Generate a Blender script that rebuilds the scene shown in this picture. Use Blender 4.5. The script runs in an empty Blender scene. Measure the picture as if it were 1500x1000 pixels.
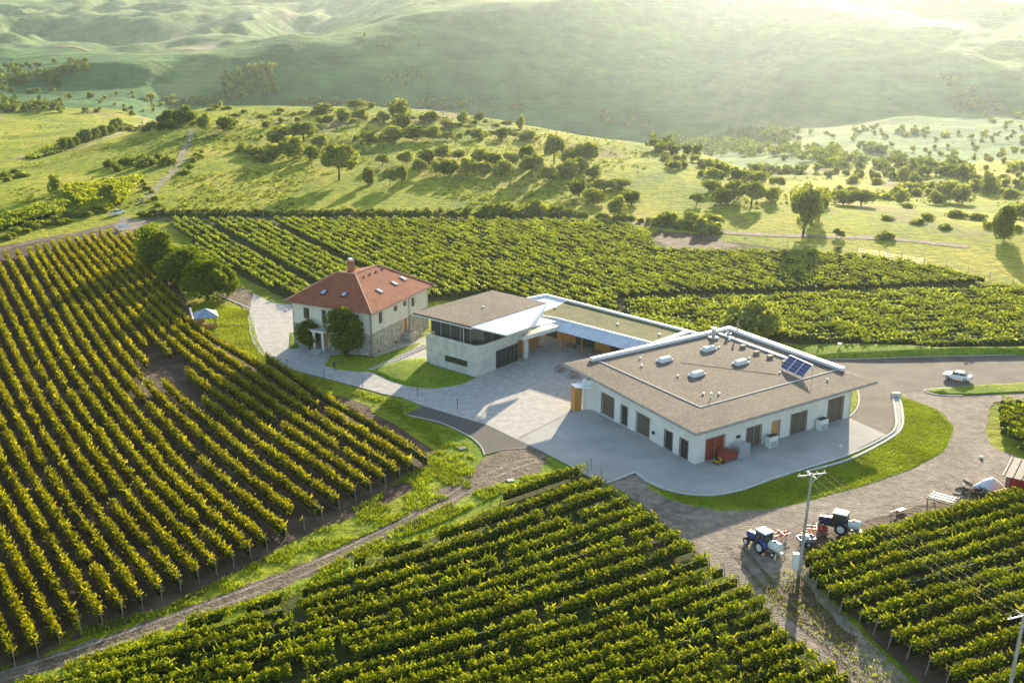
import bpy, bmesh, math, random
import numpy as np
from mathutils import Vector, Matrix
R = math.radians
sc = bpy.context.scene
# ------------------------------------------------------------------ camera, sky, sun, exposure
F, PITCH, H = 1700.0, math.atan(560/1700.0), 66.0
cam = bpy.data.cameras.new('camera'); camo = bpy.data.objects.new('camera', cam)
sc.collection.objects.link(camo); sc.camera = camo
camo.location = (0, 0, H); camo.rotation_euler = (math.pi/2-PITCH, 0, 0)
cam.sensor_width = 36; cam.lens = 36*F/1500; cam.clip_start = 1; cam.clip_end = 20000
SUN_AZ, SUN_EL = R(15.8), R(12.5)
w = bpy.data.worlds.new('World'); sc.world = w; w.use_nodes = True
nt = w.node_tree; sky = nt.nodes.new('ShaderNodeTexSky'); sky.sky_type = 'NISHITA'; sky.sun_disc = False
sky.sun_elevation = SUN_EL; sky.sun_rotation = SUN_AZ; sky.altitude = 300; sky.air_density = 1; sky.dust_density = 1.2
bg = nt.nodes['Background']; bg.inputs[1].default_value = 0.135
nt.links.new(sky.outputs[0], bg.inputs[0])
sun = bpy.data.lights.new('sun', 'SUN'); suno = bpy.data.objects.new('sun', sun); sc.collection.objects.link(suno)
sun.energy = 5.0; sun.angle = R(0.6); sun.color = (1, .86, .62)
sdir = Vector((math.sin(SUN_AZ)*math.cos(SUN_EL), math.cos(SUN_AZ)*math.cos(SUN_EL), math.sin(SUN_EL)))
suno.rotation_euler = (-sdir).to_track_quat('-Z', 'Y').to_euler(); suno.location = (100, 300, 200)
vs = sc.view_settings; sc.display_settings.display_device = 'sRGB'
vs.view_transform = 'Standard'; vs.look = 'None'; vs.gamma = 1; vs.exposure = 1.4
sc.render.engine = 'CYCLES'
cy = sc.cycles; cy.use_denoising = True; cy.max_bounces = 6; cy.diffuse_bounces = 3; cy.glossy_bounces = 2
cy.transmission_bounces = 4; cy.volume_bounces = 1; cy.transparent_max_bounces = 6; cy.caustics_reflective = False; cy.caustics_refractive = False
cy.sample_clamp_indirect = 4
col = sc.collection
rng = np.random.default_rng(7); random.seed(7)

# ------------------------------------------------------------------ pixel <-> world
CP, SP = math.cos(PITCH), math.sin(PITCH)
def ray(px, py):
    d = ((px-750)/F, 1, -(py-500)/F)
    return (d[0], CP*d[1]+SP*d[2], -SP*d[1]+CP*d[2])
def G(px, py, z=0.0):
    d = ray(px, py); t = (z-H)/d[2]; return (d[0]*t, d[1]*t)
def zat(py, Y):     # height of the point seen at image row py at forward distance Y
    return H + Y*(-SP*1-CP*(py-500)/F)/(CP-SP*(py-500)/F)
# ------------------------------------------------------------------ terrain
CX = [-500, 0, 150, 300, 450, 600, 900, 1050, 1200, 1350, 1500, 2000]
def kn(*a):  # entries: (py, Y) seen, or ('z', z, Y)
    out = []
    for e in a:
        if e[0] == 'z': out.append((e[2], e[1]))
        else: out.append((e[1], zat(e[0], e[1])))
    return out
c0 = kn(('z',0,290),(292,325),(247,400),('z',-19,510),(200,620),(168,820),(132,1010),(108,1075),('z',-44,1500),(60,1800),(0,2600),(-80,4200))
c1 = kn(('z',0,300),(270,350),(207,450),('z',-20,530),(190,650),(168,850),(132,1030),(88,1095),('z',-45,1500),(50,1900),(0,2600),(-80,4200))
c2 = kn(('z',0,306),(240,380),(163,490),('z',-32,600),('z',-48,800),(175,1000),(122,1070),(76,1150),('z',-50,1500),(40,2000),(0,2700),(-80,4200))
c3 = kn(('z',0,306),(235,385),(161,500),('z',-34,630),('z',-52,800),(178,1030),(112,1110),(52,1220),('z',-45,1600),(20,2300),(-10,2900),(-80,4200))
c4 = kn(('z',0,306),(235,385),(164,500),('z',-34,630),('z',-58,820),(188,1050),(108,1150),(22,1300),('z',-10,1700),(0,2300),(-20,3000),(-80,4200))
c5 = kn(('z',0,306),(255,370),(211,445),('z',-30,580),('z',-68,820),(212,1050),(110,1200),(-12,1430),('z',60,1800),(-50,2300),(-60,3000),(-80,4200))
c6 = kn(('z',0,303),(275,345),(232,420),('z',-24,520),('z',-62,780),(202,1040),(100,1220),(-20,1500),('z',70,1800),(-50,2300),(-60,3000),(-80,4200))
c7 = kn(('z',0,292),(305,325),(287,360),('z',-18,450),('z',-46,700),(182,980),(95,1115),(-20,1430),('z',70,1850),(-50,2300),(-60,3000),(-80,4200))
c8 = kn(('z',0,285),(312,325),(292,390),('z',-20,480),(228,700),(170,960),(92,1085),(-20,1400),('z',70,1850),(-50,2300),(-60,3000),(-80,4200))
c9 = kn(('z',0,285),(322,320),(303,370),('z',-18,470),(220,700),(168,940),(108,1030),(-15,1330),('z',70,1850),(-50,2300),(-60,3000),(-80,4200))
cols = [c0, c0, c1, c2, c3, c4, c5, c6, c7, c8, c9, c9]
CU = np.array([(x-750)/1760.0 for x in CX])
CY = np.array([[k[0] for k in c] for c in cols], float); CZ = np.array([[k[1] for k in c] for c in cols], float)
def vnoise(x, y, seed):
    r = np.random.default_rng(seed).random((256, 256))
    xi = np.floor(x).astype(int); yi = np.floor(y).astype(int); fx = x-xi; fy = y-yi
    fx = fx*fx*(3-2*fx); fy = fy*fy*(3-2*fy)
    a = r[xi % 256, yi % 256]; b = r[(xi+1) % 256, yi % 256]; c_ = r[xi % 256, (yi+1) % 256]; d = r[(xi+1) % 256, (yi+1) % 256]
    return (a*(1-fx)+b*fx)*(1-fy)+(c_*(1-fx)+d*fx)*fy*1.0 - .5
def fbm(x, y, seed, n=4):
    s = 0
    for i in range(n): s = s + vnoise(x*2**i+13.7*i, y*2**i+7.1*i, seed+i)/2**i
    return s
def smooth_cols(A, u):
    # cubic-eased interpolation over the columns
    i = np.clip(np.searchsorted(CU, u)-1, 0, len(CU)-2); t = np.clip((u-CU[i])/(CU[i+1]-CU[i]), 0, 1)
    m = np.gradient(A, CU, axis=0); h = (CU[i+1]-CU[i])[:, None]; t = t[:, None]
    return (2*t**3-3*t**2+1)*A[i]+(t**3-2*t**2+t)*h*m[i]+(-2*t**3+3*t**2)*A[i+1]+(t**3-t**2)*h*m[i+1]
UG = np.concatenate([np.linspace(-1.4, -.5, 30), np.linspace(-.49, .49, 330), np.linspace(.5, 1.4, 30)])
YG = np.concatenate([np.linspace(15, 270, 14), np.linspace(275, 620, 180), np.linspace(624, 940, 70), np.linspace(944, 1500, 160), np.geomspace(1506, 4200, 120)])
ky = smooth_cols(CY, UG); kz = smooth_cols(CZ, UG)
ZG = np.zeros((len(UG), len(YG)))
for i in range(len(UG)):
    xs = np.concatenate([[0, ky[i, 0]-60], ky[i]]); zs = np.concatenate([[0, 0], kz[i]])
    dd = np.diff(zs)/np.diff(xs); m = np.zeros(len(xs)); m[-1] = dd[-1]
    for k in range(1, len(xs)-1):
        m[k] = 0 if dd[k-1]*dd[k] <= 0 else 2*dd[k-1]*dd[k]/(dd[k-1]+dd[k])
    j = np.clip(np.searchsorted(xs, YG)-1, 0, len(xs)-2); hh = xs[j+1]-xs[j]; t = (YG-xs[j])/hh
    ZG[i] = (2*t**3-3*t**2+1)*zs[j]+(t**3-2*t**2+t)*hh*m[j]+(-2*t**3+3*t**2)*zs[j+1]+(t**3-t**2)*hh*m[j+1]
XX = UG[:, None]*YG[None, :]; YY = np.broadcast_to(YG[None, :], XX.shape)
ramp = np.clip((YY-ky[:, 0][:, None]-8)/120, 0, 1)
far = np.clip((YY-900)/300, 0, 1)
ZG = ZG+ramp*(fbm(XX/45, YY/45, 3)*2.2+fbm(XX/12, YY/12, 9)*.5)
ridge = 1-2*np.abs(fbm(XX/170+fbm(XX/300, YY/300, 50)*2, YY/260, 21, 3))
ZG = ZG+far*((ridge-.6)*7+fbm(XX/90, YY/110, 31)*3)+np.clip((YY-1330)/400, 0, 1)*(1-2*np.abs(fbm(XX/260, YY/300, 77, 4))-.5)*48*np.clip((1250-XX*2)/1600+.3, 0, 1)
# hay terraces along the contour of the large hill
tz = ZG/4.5; ZG = ZG+far*.0*np.clip((1700-YY)/300, 0, 1)*np.sin(tz*2*math.pi+fbm(XX/150, YY/150, 61)*6)*np.clip((XX+250)/250, .15, 1)
def hgt(x, y):
    y = max(y, 16); u = x/y
    i = int(np.clip(np.searchsorted(UG, u)-1, 0, len(UG)-2)); j = int(np.clip(np.searchsorted(YG, y)-1, 0, len(YG)-2))
    a = (u-UG[i])/(UG[i+1]-UG[i]); b = (y-YG[j])/(YG[j+1]-YG[j])
    return float((ZG[i, j]*(1-a)+ZG[i+1, j]*a)*(1-b)+(ZG[i, j+1]*(1-a)+ZG[i+1, j+1]*a)*b)
def hgta(x, y):
    y = np.maximum(y, 16); u = x/y
    i = np.clip(np.searchsorted(UG, u)-1, 0, len(UG)-2); j = np.clip(np.searchsorted(YG, y)-1, 0, len(YG)-2)
    a = (u-UG[i])/(UG[i+1]-UG[i]); b = (y-YG[j])/(YG[j+1]-YG[j])
    return (ZG[i, j]*(1-a)+ZG[i+1, j]*a)*(1-b)+(ZG[i, j+1]*(1-a)+ZG[i+1, j+1]*a)*b
def GT(px, py):     # ground point seen at a pixel
    d = ray(px, py); t = 90.0; st = 4.0
    while t < 4500:
        if H+d[2]*t < hgt(d[0]*t, d[1]*t): break
        t += st*(1 if t < 700 else 3)
    lo, hi = t-12, t
    for _ in range(12):
        m = (lo+hi)/2
        if H+d[2]*m < hgt(d[0]*m, d[1]*m): hi = m
        else: lo = m
    x, y = d[0]*hi, d[1]*hi
    return (x, y, hgt(x, y))
def pxm(x, y, z):    # photograph pixels per metre at a point
    return F/(CP*y-SP*(z-H))
# ------------------------------------------------------------------ materials
def mat(name, c1, c2=None, scale=1.0, rough=.9, c3=None, bump=0, bscale=None, detail=6, metal=0, stretch=None, lo=.35, hi=.65, spec=None, big=0, bigf=1.0):
    m = bpy.data.materials.new(name); m.use_nodes = True; n = m.node_tree; b = n.nodes['Principled BSDF']
    b.inputs['Roughness'].default_value = rough; b.inputs['Metallic'].default_value = metal
    b.inputs['Specular IOR Level'].default_value = .25 if spec is None else spec
    b.inputs['Base Color'].default_value = (*c1, 1)
    tc = n.nodes.new('ShaderNodeTexCoord'); src = tc.outputs['Object']
    if stretch:
        mp = n.nodes.new('ShaderNodeMapping'); mp.inputs['Scale'].default_value = stretch
        n.links.new(src, mp.inputs[0]); src = mp.outputs[0]
    if c2 is not None:
        t = n.nodes.new('ShaderNodeTexNoise'); t.inputs['Scale'].default_value = scale; t.inputs['Detail'].default_value = detail
        t.inputs['Roughness'].default_value = .62
        r = n.nodes.new('ShaderNodeValToRGB'); r.color_ramp.elements[0].position = lo; r.color_ramp.elements[1].position = hi
        r.color_ramp.elements[0].color = (*c1, 1); r.color_ramp.elements[1].color = (*c2, 1)
        if c3 is not None:
            e = r.color_ramp.elements.new((lo+hi)/2); e.color = (*c3, 1)
        n.links.new(src, t.inputs[0]); n.links.new(t.outputs[0], r.inputs[0]); res = r.outputs[0]
        if big:      # broad wear, dust and damp patches
            t3 = n.nodes.new('ShaderNodeTexNoise'); t3.inputs['Scale'].default_value = big; t3.inputs['Detail'].default_value = 9; t3.inputs['Roughness'].default_value = .7; t3.inputs['Distortion'].default_value = .6
            r3 = n.nodes.new('ShaderNodeValToRGB'); r3.color_ramp.elements[0].position = .36; r3.color_ramp.elements[1].position = .64
            r3.color_ramp.elements[0].color = (.66, .64, .62, 1); r3.color_ramp.elements[1].color = (1.22, 1.2, 1.17, 1)
            m3 = n.nodes.new('ShaderNodeMix'); m3.data_type = 'RGBA'; m3.blend_type = 'MULTIPLY'; m3.inputs[0].default_value = bigf
            n.links.new(tc.outputs['Object'], t3.inputs[0]); n.links.new(t3.outputs[0], r3.inputs[0]); n.links.new(res, m3.inputs[6]); n.links.new(r3.outputs[0], m3.inputs[7]); res = m3.outputs[2]
        n.links.new(res, b.inputs['Base Color'])
    if bump:
        t2 = n.nodes.new('ShaderNodeTexNoise'); t2.inputs['Scale'].default_value = bscale or scale*4; t2.inputs['Detail'].default_value = 5
        bp = n.nodes.new('ShaderNodeBump'); bp.inputs['Strength'].default_value = .9; bp.inputs['Distance'].default_value = bump
        n.links.new(src, t2.inputs[0]); n.links.new(t2.outputs[0], bp.inputs['Height']); n.links.new(bp.outputs[0], b.inputs['Normal'])
    return m
def leafmat(name, dark, light, warm=None, trans=.45):
    m = bpy.data.materials.new(name); m.use_nodes = True; n = m.node_tree; n.nodes.clear()
    out = n.nodes.new('ShaderNodeOutputMaterial'); g = n.nodes.new('ShaderNodeNewGeometry')
    r = n.nodes.new('ShaderNodeValToRGB'); cr = r.color_ramp
    cr.elements[0].color = (*dark, 1); cr.elements[1].color = (*light, 1)
    if warm: e = cr.elements.new(.93); e.color = (*light, 1); cr.elements[-1].color = (*warm, 1)
    n.links.new(g.outputs['Random Per Island'], r.inputs[0])
    tc = n.nodes.new('ShaderNodeTexCoord'); t = n.nodes.new('ShaderNodeTexNoise'); t.inputs['Scale'].default_value = .22; t.inputs['Detail'].default_value = 4
    n.links.new(tc.outputs['Object'], t.inputs[0])
    hs = n.nodes.new('ShaderNodeHueSaturation'); mr = n.nodes.new('ShaderNodeMapRange')
    mr.inputs[1].default_value = .3; mr.inputs[2].default_value = .7; mr.inputs[3].default_value = .7; mr.inputs[4].default_value = 1.35
    n.links.new(t.outputs[0], mr.inputs[0]); n.links.new(mr.outputs[0], hs.inputs['Value']); n.links.new(r.outputs[0], hs.inputs['Color'])
    b = n.nodes.new('ShaderNodeBsdfDiffuse')
    tr = n.nodes.new('ShaderNodeBsdfTranslucent'); mx = n.nodes.new('ShaderNodeMixShader'); mx.inputs[0].default_value = trans
    tm = n.nodes.new('ShaderNodeMix'); tm.data_type = 'RGBA'; tm.blend_type = 'MULTIPLY'; tm.inputs[0].default_value = 1
    tm.inputs[7].default_value = (1.7, 1.5, .55, 1)
    n.links.new(hs.outputs[0], tm.inputs[6]); n.links.new(tm.outputs[2], tr.inputs[0])
    n.links.new(hs.outputs[0], b.inputs['Color']); n.links.new(b.outputs[0], mx.inputs[1]); n.links.new(tr.outputs[0], mx.inputs[2])
    n.links.new(mx.outputs[0], out.inputs[0])
    return m
def glassy(name, c, rough=.08):
    return mat(name, c, rough=rough, spec=.8)
def grassmat(name, a, b_, c_, s1=.05, s2=.9, bump=.35, bs=2.2, terr=False, dry=None):
    """two scales of noise: patches of meadow and tufts"""
    m = bpy.data.materials.new(name); m.use_nodes = True; n = m.node_tree; p = n.nodes['Principled BSDF']
    p.inputs['Roughness'].default_value = .95; p.inputs['Specular IOR Level'].default_value = .1
    tc = n.nodes.new('ShaderNodeTexCoord'); L = n.links.new
    def noise(s, d, st=None):
        t = n.nodes.new('ShaderNodeTexNoise'); t.inputs['Scale'].default_value = s; t.inputs['Detail'].default_value = d; t.inputs['Roughness'].default_value = .65
        if st:
            mp = n.nodes.new('ShaderNodeMapping'); mp.inputs['Scale'].default_value = st; L(tc.outputs['Object'], mp.inputs[0]); L(mp.outputs[0], t.inputs[0])
        else: L(tc.outputs['Object'], t.inputs[0])
        return t
    def ramp_(x, cols_):
        r = n.nodes.new('ShaderNodeValToRGB'); cr = r.color_ramp
        cr.elements[0].position = cols_[0][0]; cr.elements[0].color = (*cols_[0][1], 1)
        cr.elements[1].position = cols_[-1][0]; cr.elements[1].color = (*cols_[-1][1], 1)
        for q in cols_[1:-1]: e = cr.elements.new(q[0]); e.color = (*q[1], 1)
        L(x, r.inputs[0]); return r
    t1 = noise(s1, 6, (1, .6, 1)); r1 = ramp_(t1.outputs[0], [(.34, a), (.5, b_), (.66, c_)])
    t2 = noise(s2, 5); r2 = ramp_(t2.outputs[0], [(.3, (.5, .55, .5)), (.5, (1, 1, 1)), (.72, (1.5, 1.4, 1.2))])
    mx = n.nodes.new('ShaderNodeMix'); mx.data_type = 'RGBA'; mx.blend_type = 'MULTIPLY'; mx.inputs[0].default_value = 1
    L(r1.outputs[0], mx.inputs[6]); L(r2.outputs[0], mx.inputs[7]); res = mx.outputs[2]
    if dry:
        t3 = noise(dry[1], 7, (1, .45, 2)); r3 = ramp_(t3.outputs[0], [(.56, (0, 0, 0)), (.64, (1, 1, 1))])
        m3 = n.nodes.new('ShaderNodeMix'); m3.data_type = 'RGBA'; L(r3.outputs[0], m3.inputs[0]); L(res, m3.inputs[6]); m3.inputs[7].default_value = (*dry[0], 1); res = m3.outputs[2]
    L(res, p.inputs['Base Color'])
    tb = noise(bs, 6); bp = n.nodes.new('ShaderNodeBump'); bp.inputs['Distance'].default_value = bump; bp.inputs['Strength'].default_value = 1
    L(tb.outputs[0], bp.inputs['Height']); L(bp.outputs[0], p.inputs['Normal'])
    # blades let the low sun through
    tr = n.nodes.new('ShaderNodeBsdfTranslucent'); return m
M = {}
M['meadow'] = grassmat('meadow', (.13, .2, .01), (.27, .31, .016), (.4, .36, .045), s1=.03, s2=.4, bump=1.2, bs=.6, dry=((.24, .21, .09), .03))
M['lawn'] = grassmat('lawn', (.15, .23, .012), (.2, .28, .016), (.3, .33, .03), s1=.12, s2=1.6, bump=.3, bs=3)
M['bank'] = grassmat('bank', (.2, .3, .02), (.28, .36, .03), (.36, .38, .06), s1=.15, s2=1.5, bump=.5, bs=2)
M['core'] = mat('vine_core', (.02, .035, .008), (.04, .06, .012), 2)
M['soil'] = mat('soil', (.06, .035, .02), (.15, .09, .055), .35, c3=(.085, .055, .035), bump=.25, bscale=1.5)
M['soil_grassy'] = grassmat('soil_grassy', (.05, .075, .015), (.08, .095, .025), (.11, .09, .045), s1=.12, s2=1.2, bump=.3, bs=2)
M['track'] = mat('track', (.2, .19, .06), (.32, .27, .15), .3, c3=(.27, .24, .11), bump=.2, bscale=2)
M['gravel'] = mat('gravel', (.15, .125, .1), (.38, .31, .24), .9, c3=(.25, .21, .165), big=.14, bump=.2, bscale=3.5, detail=12, lo=.3, hi=.7)
M['dirt'] = mat('dirt', (.08, .065, .04), (.24, .19, .13), .6, c3=(.15, .115, .075), big=.2, bump=.2, bscale=2.2, detail=10, lo=.32, hi=.68)
M['asphalt'] = mat('asphalt', (.12, .1, .085), (.185, .155, .13), .25, big=.07, bigf=.6, bump=.02, bscale=30, detail=12)
M['asphalt_new'] = mat('asphalt_new', (.085, .08, .075), (.12, .11, .1), .5, bump=.02, bscale=30, detail=12)
M['concrete'] = mat('concrete', (.38, .37, .34), (.47, .45, .41), .16, big=.09, bigf=.45, bump=.01, bscale=20, detail=10)
M['kerb'] = mat('kerb', (.5, .48, .44), (.62, .6, .55), 1.5, bump=.01)
M['white'] = mat('white_render', (.66, .655, .61), (.73, .72, .67), .5, rough=.8, big=.35, bigf=.25, detail=8)
M['cream'] = mat('cream_render', (.6, .58, .5), (.7, .68, .59), .4, rough=.9, detail=8)
M['white_metal'] = mat('white_metal', (.72, .74, .76), (.82, .83, .84), .6, rough=.4, spec=.5)
M['roof_gravel'] = mat('roof_gravel', (.09, .075, .06), (.25, .205, .16), 2.2, c3=(.16, .13, .1), big=.12, bigf=.6, bump=.1, bscale=6, detail=12, lo=.3, hi=.7)
M['sedum'] = mat('sedum', (.07, .085, .02), (.17, .13, .05), .35, c3=(.11, .12, .03), bump=.15, bscale=4, detail=10)
M['wood'] = mat('wood', (.42, .2, .05), (.55, .29, .09), 1.2, rough=.6, stretch=(3, 3, .3))
M['wood_grey'] = mat('wood_grey', (.2, .16, .12), (.36, .3, .23), 2, rough=.8)
M['door_grey'] = mat('door_grey', (.1, .085, .065), (.13, .11, .085), 1, rough=.5)
M['dark'] = mat('dark_metal', (.03, .03, .032), rough=.5)
M['glass'] = glassy('dark_glass', (.035, .045, .035))
M['steel'] = mat('steel', (.55, .56, .58), rough=.35, metal=.6)
M['rubber'] = mat('rubber', (.02, .02, .02), rough=.8)
M['car_white'] = mat('car_white', (.8, .8, .8), rough=.25, spec=.6)
M['blue'] = mat('tractor_blue', (.02, .06, .25), (.03, .08, .3), 2, rough=.35, spec=.5)
M['red'] = mat('red_paint', (.5, .045, .02), (.4, .05, .03), 2, rough=.5)
M['red_dark'] = mat('red_gate', (.2, .04, .025), (.27, .055, .03), 2, rough=.6)
M['roof_blue'] = mat('roof_blue', (.22, .27, .36), (.3, .35, .44), 1.5, rough=.5)
M['leaf_clump'] = leafmat('leaf_clump', (.07, .12, .012), (.2, .27, .025))
M['yellow'] = mat('yellow_paint', (.75, .42, .02), rough=.4)
M['plastic'] = mat('white_plastic', (.7, .72, .66), rough=.5)
M['bark'] = mat('bark', (.06, .045, .03), (.12, .09, .06), 3, bump=.05)
M['panel'] = mat('solar_cells', (.02, .03, .12), rough=.15, spec=.8)
M['pole'] = mat('pole_concrete', (.3, .29, .28), (.4, .38, .36), 1, rough=.8)
M['leaf_vine'] = leafmat('leaf_vine', (.07, .12, .01), (.24, .28, .022), (.36, .33, .045))
M['leaf_vine_left'] = leafmat('leaf_vine_left', (.08, .11, .008), (.32, .31, .02), (.48, .38, .045))
M['leaf_back'] = leafmat('leaf_back', (.12, .18, .03), (.28, .35, .06), (.36, .37, .08))
M['leaf_tree'] = leafmat('leaf_tree', (.05, .09, .012), (.16, .22, .025))
M['leaf_tree2'] = leafmat('leaf_tree2', (.13, .17, .045), (.3, .36, .085))
M['leaf_shrub'] = leafmat('leaf_shrub', (.1, .14, .03), (.24, .29, .065))
M['leaf_yellow'] = leafmat('leaf_yellow', (.18, .25, .02), (.34, .38, .05))
# brick-like materials
def brick(name, c1, c2, mortar, sx, bw, rh, ms=.02, rough=.85, bump=.02, vec=None):
    m = bpy.data.materials.new(name); m.use_nodes = True; n = m.node_tree; b = n.nodes['Principled BSDF']; b.inputs['Roughness'].default_value = rough
    b.inputs['Specular IOR Level'].default_value = .2
    tc = n.nodes.new('ShaderNodeTexCoord'); src = tc.outputs['UV' if vec is None else vec]
    t = n.nodes.new('ShaderNodeTexBrick'); t.inputs['Scale'].default_value = sx; t.inputs['Brick Width'].default_value = bw; t.inputs['Row Height'].default_value = rh
    t.inputs['Color1'].default_value = (*c1, 1); t.inputs['Color2'].default_value = (*c2, 1); t.inputs['Mortar'].default_value = (*mortar, 1); t.inputs['Mortar Size'].default_value = ms
    ns = n.nodes.new('ShaderNodeTexNoise'); ns.inputs['Scale'].default_value = .8; ns.inputs['Detail'].default_value = 8
    mr = n.nodes.new('ShaderNodeMapRange'); mr.inputs[3].default_value = .6; mr.inputs[4].default_value = 1.4
    n.links.new(tc.outputs['Object'], ns.inputs[0]); n.links.new(ns.outputs[0], mr.inputs[0])
    hs = n.nodes.new('ShaderNodeHueSaturation'); n.links.new(mr.outputs[0], hs.inputs['Value']); n.links.new(t.outputs[0], hs.inputs['Color'])
    n.links.new(src, t.inputs[0]); n.links.new(hs.outputs[0], b.inputs['Base Color'])
    bp = n.nodes.new('ShaderNodeBump'); bp.inputs['Distance'].default_value = bump; bp.invert = True
    n.links.new(t.outputs['Fac'], bp.inputs['Height']); n.links.new(bp.outputs[0], b.inputs['Normal'])
    return m
M['cobble'] = brick('cobble', (.45, .42, .38), (.56, .52, .46), (.34, .32, .29), 1, .5, .3, ms=.03, vec='Object', bump=.01)
M['stone'] = brick('stone_wall', (.25, .23, .2), (.46, .43, .38), (.4, .38, .34), 1, .7, .35, ms=.03)
M['tile'] = brick('roof_tile', (.36, .1, .05), (.46, .15, .075), (.2, .06, .03), 1, .3, .36, ms=.035, bump=.04)
M['brick'] = brick('chimney_brick', (.35, .12, .07), (.42, .17, .1), (.3, .25, .2), 1, .25, .08, ms=.01)
M['slats'] = brick('metal_seam', (.6, .66, .72), (.62, .68, .74), (.4, .46, .52), 1, .55, 40, ms=.05, rough=.4)
M['cladding'] = brick('panel_cladding', (.52, .51, .45), (.55, .54, .48), (.4, .39, .34), 1, 9, 1.2, ms=.02, rough=.8)
# ------------------------------------------------------------------ object helpers
def link(o): col.objects.link(o); return o
def tag(o, label=None, cat=None, group=None, kind=None):
    if label: o['label'] = label
    if cat: o['category'] = cat
    if group: o['group'] = group
    if kind: o['kind'] = kind
    return o
def empty(name, loc, rz=0, label=None, cat=None, group=None):
    o = link(bpy.data.objects.new(name, None)); o.location = loc; o.rotation_euler = (0, 0, rz); o.empty_display_size = .5
    return tag(o, label, cat, group)
def npmesh(name, V, Fc, m, parent=None, quads=True, smooth=False, loc=None):
    """V (n,3) array, Fc (k,4) or (k,3) int array"""
    me = bpy.data.meshes.new(name); V = np.asarray(V, np.float32); Fc = np.asarray(Fc, np.int32); k = Fc.shape[1]
    me.vertices.add(len(V)); me.vertices.foreach_set('co', V.ravel())
    me.loops.add(Fc.size); me.loops.foreach_set('vertex_index', Fc.ravel())
    me.polygons.add(len(Fc)); me.polygons.foreach_set('loop_start', np.arange(0, Fc.size, k, dtype=np.int32))
    me.update(calc_edges=True); me.materials.append(m)
    if smooth: me.polygons.foreach_set('use_smooth', np.ones(len(Fc), bool))
    o = bpy.data.objects.new(name, me); link(o); o.parent = parent
    if loc is not None: o.location = loc
    return o
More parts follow.
